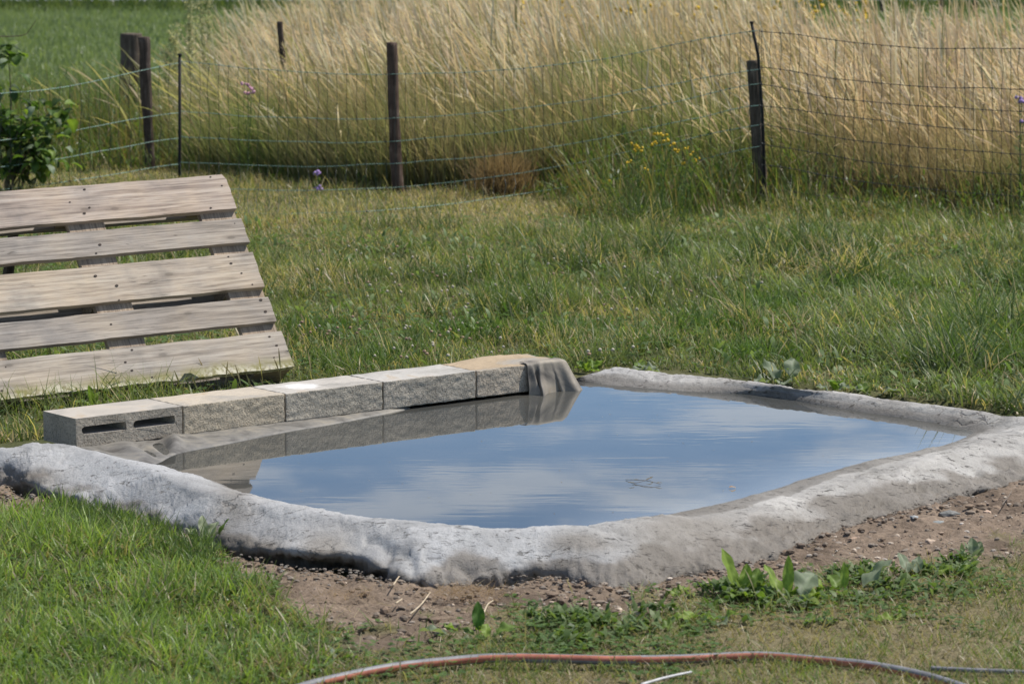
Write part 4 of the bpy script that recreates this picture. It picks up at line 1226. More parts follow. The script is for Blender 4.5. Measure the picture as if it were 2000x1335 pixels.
# top edge of the meadow in the picture: how tall it stands at each px
def meadow():
    y0, y1 = 17.2, 31.0
    n = 30000
    y = np.sqrt(RNG.uniform(y0 ** 2, y1 ** 2, n))
    px = RNG.uniform(330, 2350, n)
    D = y * CP + H * SP
    x = (px - 1000) / F * D
    front = np.interp(px, [330, 700, 1000, 1250, 1500, 2000, 2400], [dist_at(330), dist_at(362), dist_at(368), dist_at(370), dist_at(384), dist_at(412), dist_at(425)])
    edge = fbm(x * 1.4, y * 1.4, 141)
    ok = (y > front + np.maximum(edge - 0.5, -.2) * 0.7)
    # the left flank thins out into weeds
    ok &= RNG.random(n) < sstep(360, 640, px + (edge - 0.5) * 320)
    ok &= RNG.random(n) < np.interp(y - front, [0, 2.5, 10], [0.85, 0.8, 0.5])
    ok &= y < np.interp(px, [330, 1450, 1620, 2400], [31, 31, 24.2, 23.4]) + (edge - 0.5) * 2
    x, y, px = x[ok], y[ok], px[ok]; n = len(x)
    clump = fbm(x * 1.6, y * 1.6, 143)
    hm = np.interp(px, [330, 450, 640, 850, 1100, 1500, 1800, 2400], [.50, .66, .92, 1.05, 1.12, 1.12, 1.04, 1.0])
    h = hm * (0.66 + 0.54 * clump) * RNG.uniform(0.62, 1.14, n)
    h *= np.interp(y - front[ok], [0, 1.2, 5], [0.72, 0.95, 0.94])
    gust = fbm(x * 1.1, y * 1.1, 144) - .5
    az = RNG.normal(math.pi * 0.98, 0.6, n) + gust * 1.6
    lean = np.abs(RNG.normal(0.08, 0.16, n)); bend = np.clip(RNG.normal(0.58, 0.42, n) + gust * .8, -.1, 1.7)
    base = np.stack([x, y, np.zeros(n)], 1)
    hue = fbm(x * 0.9, y * 0.9, 145)
    rr = RNG.random(n)
    tip = pick((.82, .645, .48), (.64, .47, .325), rr)
    ol = (RNG.random(n) < .16)[:, None]; tip = np.where(ol, pick((.30, .30, .12), (.40, .34, .18), rr), tip)
    tip = np.minimum(tip * 1.1, .88)
    gold = (sstep(0.45, 0.7, hue) * 0.5)[:, None]
    tip = tip * (1 - gold) + np.array((.66, .51, .27)) * gold
    pale = (RNG.random(n) < 0.25)[:, None]
    tip = np.where(pale, np.array((.84, .75, .60)), tip)
    low = pick((.14, .19, .05), (.36, .28, .155), np.clip(hue * .8 - .1 + .55 * sstep(1400, 1700, px) + RNG.normal(0, .2, n), 0, 1))
    K = 8
    prof = np.array([.7, .62, .55, .5, .5, 1.6, 2.4, 2.0, .4])
    parts = [ribbons(base, h, az, lean, bend, RNG.uniform(.0032, .0052, n), RNG.normal(0, .5, n), low, tip, K, prof, 2.2)]
    # a second, drooping panicle strand on many stems
    s = RNG.random(n) < 0.55
    m = s.sum()
    parts.append(ribbons(base[s] + np.stack([RNG.normal(0, .02, m), RNG.normal(0, .02, m), np.zeros(m)], 1), h[s] * RNG.uniform(.85, 1.04, m), az[s] + RNG.normal(0, .2, m), lean[s], bend[s] * 1.35 + .1, RNG.uniform(.0026, .0044, m), RNG.normal(0, .6, m), low[s], tip[s] * 1.05, K, np.array([.3, .3, .3, .3, .4, 1.3, 2.2, 2.2, .4]), 1.8))
    # leaves low down
    m = 40000
    i = RNG.integers(0, n, m)
    b = base[i] + np.stack([RNG.normal(0, .04, m), RNG.normal(0, .04, m), RNG.uniform(0, .16, m) * h[i]], 1)
    bl = np.clip(hue[i] - .15 + .4 * sstep(1400, 1700, px[i]) + RNG.normal(0, .3, m), 0, 1)
    c = pick((.10, .155, .036), (.28, .23, .11), bl)
    c2 = pick((.17, .235, .06), (.44, .36, .20), bl)
    parts.append(ribbons(b, RNG.uniform(.22, .55, m) * h[i] / .85, RNG.normal(math.pi, 1.3, m), np.abs(RNG.normal(.12, .2, m)), np.abs(RNG.normal(.6, .45, m)), RNG.uniform(.004, .0085, m), RNG.normal(0, .7, m), c, c2, 4))
    # loose panicles: many small spikelets hung about the top of the stems that show
    vis = np.where(RNG.random(n) < np.interp(y - front[ok], [0, 2, 6, 12], [.55, .55, .5, .4]))[0]
    tipx = base[vis].copy(); t_ = np.linspace(0, 1, K + 1)
    path = [tipx.copy()]
    for k in range(K):
        phi = lean[vis] + bend[vis] * (t_[k] + t_[k + 1]) * .5
        tipx = tipx + np.stack([h[vis] / K * np.sin(phi) * np.cos(az[vis]), h[vis] / K * np.sin(phi) * np.sin(az[vis]), h[vis] / K * np.cos(phi)], 1)
        path.append(tipx.copy())
    path = np.array(path)
    for q in range(7):
        f_ = RNG.uniform(.74, 1.0, len(vis)) * K; k0 = np.minimum(f_.astype(int), K - 1); fr_ = (f_ - k0)[:, None]
        p_ = path[k0, np.arange(len(vis))] * (1 - fr_) + path[k0 + 1, np.arange(len(vis))] * fr_
        m = len(vis)
        cc = tip[vis] * RNG.uniform(.85, 1.3, (m, 1))
        parts.append(ribbons(p_, RNG.uniform(.03, .075, m), az[vis] + RNG.normal(0, .7, m), RNG.uniform(.5, 1.5, m), RNG.uniform(.1, .9, m), RNG.uniform(.003, .0065, m), RNG.uniform(0, 3.14, m), cc * .9, np.minimum(cc * 1.1, .85), 2, np.array([.4, 1.0, .25])))
    # green understorey, knee high, showing between and before the stems
    m = 60000
    px2 = RNG.uniform(330, 2350, m); f2 = np.interp(px2, [330, 700, 1000, 1250, 1500, 2000, 2400], [dist_at(330), dist_at(362), dist_at(368), dist_at(370), dist_at(384), dist_at(412), dist_at(425)])
    y2 = f2 - .12 + np.abs(RNG.normal(0, .9, m)); x2 = (px2 - 1000) / F * (y2 * CP + H * SP)
    ed2 = fbm(x2 * 1.4, y2 * 1.4, 141)
    k_ = (RNG.random(m) < sstep(340, 520, px2 + (ed2 - .5) * 260)) & (RNG.random(m) < np.interp(px2, [1450, 1650], [1., .62]))
    px2, y2, x2, f2 = px2[k_], y2[k_], x2[k_], f2[k_]; m = len(x2)
    cl = fbm(x2 * 2.4, y2 * 2.4, 147)
    hh = (.30 + .42 * cl) * (1 + .38 * sstep(560, 820, px2) * sstep(1520, 1380, px2)) * RNG.uniform(.45, 1.15, m) * np.interp(y2 - f2, [-.2, .3, 1], [.6, 1, 1.1])
    g_ = np.clip(fbm(x2 * 1.3, y2 * 1.3, 149) * 1.1 - .25 + .45 * sstep(1450, 1700, px2) + RNG.normal(0, .22, m), 0, 1)
    c = pick((.12, .185, .045), (.36, .28, .15), g_); c2 = pick((.23, .31, .095), (.52, .42, .27), g_)
    parts.append(ribbons(np.stack([x2, y2, np.zeros(m)], 1), hh, RNG.normal(math.pi * .9, 1.1, m), np.abs(RNG.normal(.12, .18, m)), np.abs(RNG.normal(.5, .4, m)), RNG.uniform(.0035, .0085, m), RNG.normal(0, .7, m), c, c2, 4))
    o = fast_mesh('meadow_grass', *merge(parts), M_straw)
    tag(o, 'tall straw coloured meadow grass leaning left in the wind beyond the netting', 'grass', kind='stuff')
meadow()

def fence_weeds():
    """green growth along the fence foot, and thin weeds at the left"""
    n = 46000
    y = np.sqrt(RNG.uniform(15.8 ** 2, 23.5 ** 2, n)); px = RNG.uniform(-320, 2350, n)
    D = y * CP + H * SP; x = (px - 1000) / F * D
    edge = fbm(x * 2.2, y * 2.2, 151)
    front = np.interp(px, [-320, 0, 120, 330, 700, 860, 1000, 1150, 1250, 1500, 1750, 2000, 2400], [dist_at(v) for v in (365, 348, 334, 334, 362, 368, 374, 425, 440, 418, 432, 444, 455)])
    front = front + (edge - 0.5) * 0.8
    deep = np.interp(px, [-320, 380, 700, 1200, 2400], [3.0, 2.6, 1.7, 2.8, 2.2])
    ok = (y > front) & (y < front + deep) & (RNG.random(n) < 0.9)
    x, y, px, front = x[ok], y[ok], px[ok], front[ok]; n = len(x)
    r = sstep(1050, 1200, px)
    into = np.clip((y - front) / np.interp(px, [1000, 1150, 1460, 1560], [1.2, .45, .45, .8]), 0.3, 1)
    h = into * lerp(0.26, 0.46, r * sstep(1620, 1420, px) + r * .55 * sstep(1420, 1620, px)) * RNG.uniform(0.45, 1.15, n) * (0.6 + 0.8 * fbm(x * 2.5, y * 2.5, 153))
    leftw = sstep(420, 300, px)
    h = h * (1 + 1.1 * leftw)
    c = pick((.10, .145, .04), (.22, .27, .09), RNG.random(n))
    st = RNG.random(n) < np.interp(px, [0, 400, 700, 1100, 1300, 1700], [.3, .45, .5, .45, .3, .42])
    c = np.where(st[:, None], pick((.34, .27, .14), (.24, .18, .09), RNG.random(n)), c)
    parts = [ribbons(np.stack([x, y, np.zeros(n) - .005], 1), h, RNG.normal(2.6, 1.3, n), np.abs(RNG.normal(.15, .2, n)), np.abs(RNG.normal(.5, .4, n)), RNG.uniform(.004, .0095, n), RNG.normal(0, .7, n), c * .7, c * 1.15, 4)]
    # leafy sprigs: short broad leaves at all heights
    m = 15000
    i = RNG.integers(0, n, m)
    b = np.stack([x[i] + RNG.normal(0, .03, m), y[i] + RNG.normal(0, .03, m), h[i] * RNG.uniform(.05, .85, m)], 1)
    c = pick((.05, .09, .024), (.13, .18, .05), RNG.random(m))
    parts.append(ribbons(b, RNG.uniform(.025, .06, m), RNG.uniform(0, 6.28, m), RNG.uniform(.3, 1.2, m), RNG.uniform(0, .8, m), RNG.uniform(.006, .014, m), RNG.uniform(0, 3.14, m), c, c * 1.3, 3, np.array([.25, 1., .8, .1])))
    # plumes at the left that arch over (tall, sparse)
    m = 210
    px = np.clip(RNG.normal(480, 130, m), 20, 760); y = RNG.uniform(dist_at(335), 23, m)
    D = y * CP + H * SP; x = (px - 1000) / F * D
    hh = RNG.uniform(.45, .85, m) * np.interp(px, [0, 330, 700], [.8, 1.0, 1.05])
    cc = pick((.60, .46, .30), (.55, .50, .36), RNG.random(m))
    parts.append(ribbons(np.stack([x, y, np.zeros(m)], 1), hh, RNG.normal(math.pi, .4, m), np.abs(RNG.normal(.12, .12, m)), np.clip(RNG.normal(.9, .35, m), .1, 1.8), RNG.uniform(.004, .006, m), RNG.normal(0, .4, m), pick((.12, .15, .05), (.28, .24, .12), RNG.random(m)), cc, 8, np.array([.6, .55, .5, .45, .45, 1.5, 2.6, 2.2, .4])))
    o = fast_mesh('fence_weeds', *merge(parts), M_grass)
    tag(o, 'mixed green weeds and long grass growing thick along the netting foot', 'weeds', kind='stuff')
fence_weeds()

def field_crop():
    n = 90000
    y = np.sqrt(RNG.uniform(23 ** 2, 45 ** 2, n)); px = RNG.uniform(-350, 2350, n)
    D = y * CP + H * SP; x = (px - 1000) / F * D
    p2, py = project(x, y, 0 * x)
    ok = ((px < 760) | (y > 31)) & (py > 9)
    x, y, px = x[ok], y[ok], px[ok]; n = len(x)
    c = pick((.17, .215, .105), (.25, .29, .16), np.clip(fbm(x * .6, y * .8, 161) + RNG.normal(0, .2, n), 0, 1))
    near = sstep(30, 24, y)
    c = c * (1 - near[:, None] * .5) + np.array((.09, .12, .045)) * near[:, None] * .5
    parts = [ribbons(np.stack([x, y, np.zeros(n)], 1), RNG.uniform(.05, .12, n) * (1 + near), RNG.uniform(0, 6.28, n), np.abs(RNG.normal(.2, .2, n)), np.abs(RNG.normal(.5, .3, n)), RNG.uniform(.008, .016, n), RNG.normal(0, .6, n), c * .85, c * 1.1, 2)]
    o = fast_mesh('field_crop', *merge(parts), M_grass)
    tag(o, 'even green field of low crop stretching back towards the road', 'field', kind='stuff')
    n = 12000
    px = RNG.uniform(-400, 2400, n); y = RNG.uniform(dist_at(26), dist_at(9), n)
    D = y * CP + H * SP; x = (px - 1000) / F * D
    h = RNG.uniform(.05, .2, n) * (.5 + fbm(x * .8, y, 165))
    c = pick((.045, .075, .025), (.12, .14, .05), RNG.random(n))
    o = fast_mesh('road_verge', *ribbons(np.stack([x, y, np.zeros(n)], 1), h, RNG.uniform(0, 6.28, n), np.abs(RNG.normal(.3, .2, n)), np.abs(RNG.normal(.5, .3, n)), RNG.uniform(.015, .03, n), RNG.normal(0, .6, n), c, c * 1.3, 2), M_grass)
    tag(o, 'dark rough verge of weeds between the green field and the road', 'verge', kind='stuff')
field_crop()

# ------------------------------------------------------------------ leaf plants
def leaf_arrays(base, az, length, width, pitch, droop, col, wave=0.1, fold=0.25, stalk=0.2, nl=9, nw=4, twist=0.0):
    """one broad leaf: grid of verts rising at pitch and drooping, V-folded along the midrib"""
    V, C = [], []
    p = np.array(base, float)
    d0 = np.array([math.cos(az), math.sin(az), 0]); side = np.array([-math.sin(az), math.cos(az), 0])
    side = side * math.cos(twist) + np.array([0, 0, 1]) * math.sin(twist)
    ph = random.uniform(0, 6)
    for i in range(nl + 1):
        t = i / nl
        a = pitch - droop * t
        if i: p = p + (d0 * math.cos(a) + np.array([0, 0, 1]) * math.sin(a)) * length / nl
        up = -d0 * math.sin(a) + np.array([0, 0, 1]) * math.cos(a)
        s = max(0, (t - stalk) / (1 - stalk))
        w = 0.05 + (math.sin(math.pi * s ** 0.8) ** 0.75 if 0 < s < 1 else 0.0)
        if t >= 1: w = 0.03
        for j in range(nw + 1):
            q = j / nw * 2 - 1
            rip = wave * width * math.sin(t * 15 + ph + q * 2) * abs(q)
            V.append(p + side * q * w * width / 2 + up * (abs(q) * fold * w * width * 0.5 + rip * w))
            sh = 1.35 if abs(q) < 0.08 else (1.0 + 0.22 * (math.sin((t * nl * 0.9 + abs(q) * 1.6) * 2.1) > 0.55))
            C.append(np.array(col) * sh * (0.9 + 0.2 * random.random()))
    i = np.arange(nl)[:, None] * (nw + 1) + np.arange(nw)[None, :]
    Q = np.stack([i, i + 1, i + nw + 2, i + nw + 1], 2).reshape(-1, 4)
    return np.array(V), Q, np.array(C)
LG1, LG2, LG3 = (.14, .21, .05), (.20, .28, .055), (.21, .25, .17)
def broad_plant(px, py, leaves, label, name='broadleaf_weed', cat='weed', group=None, z=0.0, scale=1.0, D=None):
    b = at(px, py, z)
    b[2] = max(0.0, float(ground_z(np.array([b[0]]), np.array([b[1]]))[0]))
    root = empty(name, b, label, cat, group)
    for (dx_, dy_, az, ln, wd_, pi_, dr, c) in leaves:
        bb = b + np.array([dx_, dy_, 0.0])
        V, Q, C = leaf_arrays(bb, math.radians(az), ln * scale, wd_ * scale, math.radians(pi_), math.radians(dr), c, random.uniform(.10, .2), random.uniform(.2, .5), .22, 16, 8, random.uniform(-.5, .5))
        V = V - np.array(b)
        fast_mesh('leaf', V, Q, C, M_leaf, root)
    return root
def rl(n, ln, wd_, az0=0, az1=360, p=(30, 75), spread=.02, cols=(LG1, LG2, LG3)):
    out = []
    for k in range(n):
        out.append((random.uniform(-spread, spread), random.uniform(-spread, spread), az0 + (az1 - az0) * (k + random.random() * .7) / n, ln * random.uniform(.7, 1.15), wd_ * random.uniform(.75, 1.15), random.uniform(*p), random.uniform(20, 70), random.choice(cols)))
    return out
random.seed(21)
GB = 'broad leaved weeds at the soil edge before the pond'
broad_plant(1535, 1178, [(-.01, 0, 122, .115, .040, 62, 25, LG2), (.005, 0, 85, .12, .028, 80, 12, LG2), (.03, 0, 60, .115, .062, 55, 45, LG3), (0, -.02, -60, .085, .045, 35, 50, LG3), (-.03, -.01, 200, .08, .04, 45, 50, LG1), (.02, -.02, 330, .08, .045, 30, 50, LG3), (-.02, .0, 150, .07, .035, 50, 40, LG1)] + rl(16, .062, .028, p=(5, 65), spread=.065),
            'largest broad leaved plant, tall lit leaves standing up against the bare soil', group=GB)
broad_plant(1455, 1168, [(-.02, 0, 125, .13, .036, 66, 10, LG2), (0, 0, 80, .085, .032, 75, 20, LG2), (.02, 0, 70, .08, .036, 65, 25, LG1)] + rl(12, .058, .026, p=(8, 65), spread=.05), 'broad leaved plant with one tall leaf leaning left, beside the largest one', group=GB)
broad_plant(1650, 1162, [(.03, 0, 35, .14, .048, 42, 15, LG3), (0, 0, 95, .085, .022, 80, 5, LG2), (-.03, 0, 155, .09, .04, 40, 30, LG2), (-.04, -.02, 190, .06, .045, 25, 40, LG2), (-.01, 0, 120, .07, .04, 55, 30, LG1)] + rl(12, .055, .026, p=(5, 60), spread=.06), 'broad leaved plant with a big wavy leaf reaching right, right of the largest one', group=GB)
broad_plant(1325, 1160, rl(5, .045, .028, p=(20, 55), cols=(LG1, LG2)), 'small curled weed alone on the bare soil near the rim foot', group=GB)
broad_plant(1375, 1215, rl(9, .06, .026, p=(10, 55), spread=.05), 'low weed with drooping tips left of the one with a tall leaning leaf', group=GB)
broad_plant(1790, 1128, [(-.02, 0, 110, .08, .035, 60, 30, LG3), (0, 0, 80, .07, .03, 60, 35, LG3), (.09, .0, 25, .09, .022, 28, 5, LG2), (.05, 0, 30, .06, .024, 35, 10, LG2)] + rl(4, .05, .025, p=(15, 50), spread=.04), 'broad leaved plant with narrow bright leaves pointing right near the right soil edge', group=GB)
broad_plant(1902, 1094, [(0, 0, 100, .062, .030, 75, 10, LG3), (-.005, 0, 130, .055, .028, 65, 15, LG3), (.008, 0, 60, .055, .028, 65, 15, LG3), (0, -.01, -80, .04, .02, 50, 30, LG3)], 'single upright greyish green weed on bare soil at the right', group=GB)
broad_plant(935, 1243, [(0, 0, 95, .085, .03, 78, 10, (.07, .14, .03)), (.03, 0, 20, .07, .04, 35, 35, LG1), (-.06, 0, 170, .09, .035, 25, 35, LG3)] + rl(6, .05, .024, p=(15, 60), spread=.05), 'dark leaved weed in the middle of the front turf below the straw heap', group=GB)
broad_plant(398, 1060, [(0, 0, 100, .075, .028, 75, 20, (.30, .33, .22)), (.01, 0, 60, .07, .034, 60, 30, (.30, .34, .23)), (-.01, 0, 150, .06, .03, 50, 30, (.28, .32, .2)), (.03, 0, 30, .075, .014, 60, 10, LG1)], 'pale grey green cup shaped weed against the left rim', group=GB)
for k, (px, py) in enumerate(((500, 1292), (575, 1310), (655, 1288), (185, 1262), (30, 1298), (1340, 1232), (1215, 1225), (1120, 1240), (480, 1185), (720, 1308), (1760, 1205), (1600, 1215))):
    broad_plant(px, py, rl(random.randint(4, 7), random.uniform(.038, .06), random.uniform(.026, .036), p=(8, 40), spread=.03), 'low rosette of rounded leaves flat in the front turf', 'leaf_rosette', 'weed', 'low leaf rosettes in the front turf')
GR = 'leafy weeds just beyond the far rim'
broad_plant(1528, 748, [(-.03, 0, 100, .10, .07, 65, 40, LG3), (.03, 0, 75, .105, .06, 68, 35, LG3), (.0, -.02, -90, .06, .06, 35, 55, LG3), (-.04, -.02, 200, .07, .05, 30, 40, LG3)], 'pale folded large leaf weed standing highest behind the far rim', group=GR)
broad_plant(1700, 772, [(0, 0, 160, .09, .05, 40, 50, LG3), (.03, 0, 20, .09, .05, 35, 55, LG3), (-.02, 0, 100, .06, .04, 55, 40, LG1)], 'weed with a pale leaf arching right over the far rim', group=GR)
broad_plant(1632, 766, rl(7, .07, .034, p=(35, 75), cols=(LG1, LG2, LG3)), 'green leafy weed between the two pale ones behind the far rim', group=GR)
broad_plant(1255, 724, rl(6, .07, .04, p=(20, 55), cols=(LG1, LG3)), 'broad low weed behind the left end of the far rim', group=GR)
broad_plant(1150, 726, rl(9, .06, .034, p=(20, 70), cols=(LG1, LG2, (.20, .30, .04))), 'bright leafy clump between the liner flap and the far rim', group=GR)
broad_plant(188, 802, rl(7, .10, .022, p=(45, 80), cols=(LG1, LG2)), 'narrow leaved weed growing between the pallet and the slotted block', group=GR)
broad_plant(105, 812, rl(6, .06, .02, p=(40, 80), cols=((.26, .22, .10), LG1)), 'yellowing weed behind the left wall end', group=GR)

# leafy shrub at the left edge
def shrub():
    D = 18.7
    b = at_y(20, 350, D); b[2] = 0
    root = empty('leafy_shrub', b, 'dark green shrub with big oval drooping leaves at the left edge by the netting', 'shrub')
    stems = []
    ends = [(15, 100), (-40, 150), (60, 200), (100, 215), (40, 245), (0, 230), (85, 300), (110, 305), (20, 310), (-60, 260), (-90, 200), (60, 285), (120, 215), (-10, 180)]
    tips = []
    for (px, py) in ends:
        e_ = at_y(px, py, D + random.uniform(-.12, .25))
        mid = lerp(b, e_, .5) + np.array([random.uniform(-.04, .04), random.uniform(-.04, .04), .06])
        P = catmull([b + np.array([random.uniform(-.05, .05), random.uniform(-.05, .05), -.03]), mid, e_], 6)
        stems.append(tube(P, np.linspace(.006, .002, len(P)), 5)); tips.append(P)
    tw = catmull([at_y(-60, 62, D), at_y(0, 71, D), at_y(45, 69, D), at_y(58, 58, D), at_y(70, 40, D)], 6)
    stems.append(tube(tw, np.linspace(.004, .0015, len(tw)), 5))
    V, Fc = join_vf(stems); obj('stem', V, Fc, simple('shrub_bark', (.12, .10, .06), .8, .3, 40), root, True)
    parts = []
    cs = [(.065, .115, .03), (.09, .155, .035), (.19, .24, .16), (.04, .07, .022), (.16, .23, .045)]
    for P in tips:
        for k in range(30):
            q = P[random.randint(len(P) // 2, len(P) - 1)] + np.array([random.uniform(-.06, .06), random.uniform(-.08, .08), random.uniform(-.06, .05)])
            if P is tips[0] and q[2] < P[-1][2] - .1: q = P[-1] + np.array([random.uniform(-.04, .02), random.uniform(-.05, .05), random.uniform(-.04, .03)])
            parts.append(leaf_arrays(q + np.array([random.uniform(-.075, .075), random.uniform(-.09, .09), random.uniform(-.06, .05)]), random.uniform(0, 6.28), random.uniform(.06, .12), random.uniform(.04, .065), random.uniform(-.2, .7), random.uniform(.6, 1.8), random.choice(cs), .06, .3, .1, 6, 4, random.uniform(-.5, .5)))
    fast_mesh('foliage', *[a - (np.array(b) if k == 0 else 0) for k, a in enumerate(merge(parts))], M_leaf, root)
shrub()

# tall seeding dock plants behind the rod
def dock(px, py, top, D, label):
    b = at_y(px, py, D); b[2] = 0
    root = empty('seeding_weed', b, label, 'weed', 'tall pale seeding weeds behind the left rod')
    stems, parts = [], []
    for s in range(4):
        e_ = at_y(px + random.uniform(-18, 18), top + random.uniform(-10, 40), D + random.uniform(-.08, .08))
        P = catmull([b, lerp(b, e_, .5) + np.array([random.uniform(-.02, .02), 0, 0]), e_], 8)
        stems.append(tube(P, np.linspace(.004, .0016, len(P)), 5))
        n = 260
        i = RNG.integers(len(P) // 3, len(P), n)
        q = P[i] + RNG.normal(0, .014, (n, 3))
        c = pick((.36, .40, .20), (.54, .52, .32), RNG.random(n))
        sh = (ribbons(q, RNG.uniform(.012, .03, n), RNG.uniform(0, 6.28, n), RNG.uniform(.2, 1.5, n), RNG.uniform(0, .8, n), RNG.uniform(.009, .018, n), RNG.uniform(0, 3.14, n), c, c, 2, np.array([.5, 1, .2])))
        fast_mesh('seed_head', sh[0] - np.array(b), sh[1], sh[2], M_straw, root)
    V, Fc = join_vf(stems); obj('stem', V, Fc, simple('dock_stem', (.22, .24, .11), .7, .2, 30), root, True)
dock(334, 190, 60, 23.0, 'greenish seeding weed nearest the round post, shorter than its neighbours')
dock(372, 200, -30, 22.4, 'tall seeding weed in the middle, rising out of the picture')
dock(402, 195, -50, 22.8, 'pale yellowish seeding weed, tallest beside the straw plumes')

# flowers
def blob(c, r, n=8):
    """small rounded flower head"""
    bm = bmesh.new(); bmesh.ops.create_icosphere(bm, subdivisions=1, radius=r)
    V = np.array([v.co[:] for v in bm.verts]); Fc = [tuple(v.index for v in f.verts) for f in bm.faces]; bm.free()
    V = V * (1 + RNG.normal(0, .15, (len(V), 1))) + c
    return V, Fc
M_yel = simple('yellow_petals', (.62, .40, .02), .6, .2, 60)
M_pur = simple('violet_petals', (.36, .24, .52), .6, .25, 60)
M_pnk = simple('pink_petals', (.56, .30, .40), .6, .25, 60)
M_whi = simple('clover_white', (.46, .41, .33), .7, .3, 90)
M_brn = simple('clover_faded', (.36, .24, .17), .8, .3, 90)
M_gst = simple('green_stem', (.10, .15, .04), .6, .2, 30)
def flower_plant(px, py, heads, D, m, r, label, name, cat, group):
    b = at_y(px, py, D); b[2] = 0
    root = empty(name, b, label, cat, group)
    st, lv, hd = [], [], []
    for hx, hy in heads:
        e_ = at_y(hx, hy, D + random.uniform(-.08, .08))
        P = catmull([b + np.array([random.uniform(-.02, .02), random.uniform(-.02, .02), 0]), lerp(b, e_, .55) + np.array([random.uniform(-.02, .02), 0, .02]), e_], 5)
        st.append(tube(P, .0018, 4))
        for k in range(4): hd.append(blob(e_ + np.array([random.uniform(-1.6, 1.6) * r, random.uniform(-1.5, 1.5) * r, random.uniform(-.8, 1.0) * r]), r * random.uniform(.5, .9)))
        n = 16
        q = P[RNG.integers(1, len(P), n)] + RNG.normal(0, .006, (n, 3)); c = pick((.07, .12, .03), (.15, .21, .05), RNG.random(n))
        lv.append(ribbons(q, RNG.uniform(.02, .04, n), RNG.uniform(0, 6.28, n), RNG.uniform(.5, 1.3, n), RNG.uniform(0, .6, n), RNG.uniform(.006, .011, n), RNG.uniform(0, 3.14, n), c, c, 2, np.array([.5, 1, .15])))
    V, Fc = join_vf(st); obj('stem', V, Fc, M_gst, root, True)
    V, Q, C = merge(lv); fast_mesh('foliage', V - np.array(b), Q, C, M_leaf, root)
    for h4 in range(0, len(hd), 4):
        V, Fc = join_vf(hd[h4:h4 + 4]); obj('flower_head', V, Fc, m, root, True)
GY = 'yellow flowering weeds at the netting'
flower_plant(1290, 420, [(1283, 262), (1296, 266), (1300, 275), (1278, 280), (1310, 282)], dist_at(432), M_yel, .011, 'tallest yellow flowering weed, its golden clusters topping the green growth', 'yellow_flower_plant', 'flower', GY)
flower_plant(1245, 415, [(1236, 282), (1247, 286), (1242, 294), (1255, 292)], dist_at(436), M_yel, .010, 'yellow flowering weed just left of the tallest one', 'yellow_flower_plant', 'flower', GY)
flower_plant(1330, 430, [(1322, 295), (1340, 290), (1352, 300), (1362, 312), (1335, 318)], dist_at(436), M_yel, .009, 'yellow flowering weed with scattered dots between the tallest one and the grey post', 'yellow_flower_plant', 'flower', GY)
flower_plant(1235, 440, [(1228, 316), (1190, 354), (1262, 330)], dist_at(442), M_yel, .007, 'faint yellow flowering weed lowest and leftmost of its kind', 'yellow_flower_plant', 'flower', GY)
flower_plant(617, 395, [(616, 338), (618, 366)], dist_at(384), M_pur, .016, 'violet blossom pair low before the shaded grass, left of the brown post', 'violet_flower', 'flower', 'violet and pink wildflowers')
flower_plant(484, 352, [(478, 165), (488, 172), (484, 184), (492, 182)], dist_at(350), M_pnk, .013, 'pale pink blossoms hazy among the plumes right of the black rod', 'pink_flower', 'flower', 'violet and pink wildflowers')
flower_plant(1996, 400, [(1990, 192), (1996, 200), (2000, 235), (1992, 240)], dist_at(422), M_pur, .013, 'lilac blossoms at the right picture edge in the straw', 'violet_flower', 'flower', 'violet and pink wildflowers')

def rust_clump():
    D = dist_at(378); b = at_y(985, 378, D); b[2] = 0; n = 900
    p = b + np.stack([RNG.normal(0, .075, n), RNG.normal(0, .06, n), np.zeros(n)], 1)
    c = pick((.22, .16, .08), (.46, .34, .19), RNG.random(n))
    V, Q, C = ribbons(p, RNG.uniform(.10, .36, n), RNG.uniform(0, 6.28, n), np.abs(RNG.normal(.15, .2, n)), np.abs(RNG.normal(.5, .4, n)), RNG.uniform(.003, .006, n), RNG.normal(0, .8, n), c * .7, c, 4)
    tag(fast_mesh('dried_clump', V, Q, C, M_straw), 'rust brown dried weed clump at the netting foot right of the crooked post', 'weed')
rust_clump()
def yellow_haze():
    n = 520
    px = np.clip(RNG.normal(1330, 190, n), 1020, 1690); D = RNG.uniform(23, 30.5, n)
    bs = []
    for k in range(n):
        top = max(-30, 22 + RNG.normal(0, 24) + (24 if 1300 < px[k] < 1460 else 0))
        p = at_y(px[k], top, D[k])
        if p[2] < .55: p[2] = .55 + random.random() * .3
        bs.append(blob(p, random.uniform(.010, .022)))
    V, Fc = join_vf(bs)
    tag(obj('ragwort_bloom', V, Fc, M_yel, None, True), 'scattered golden blooms across the meadow tops', 'flowers', kind='stuff')
yellow_haze()

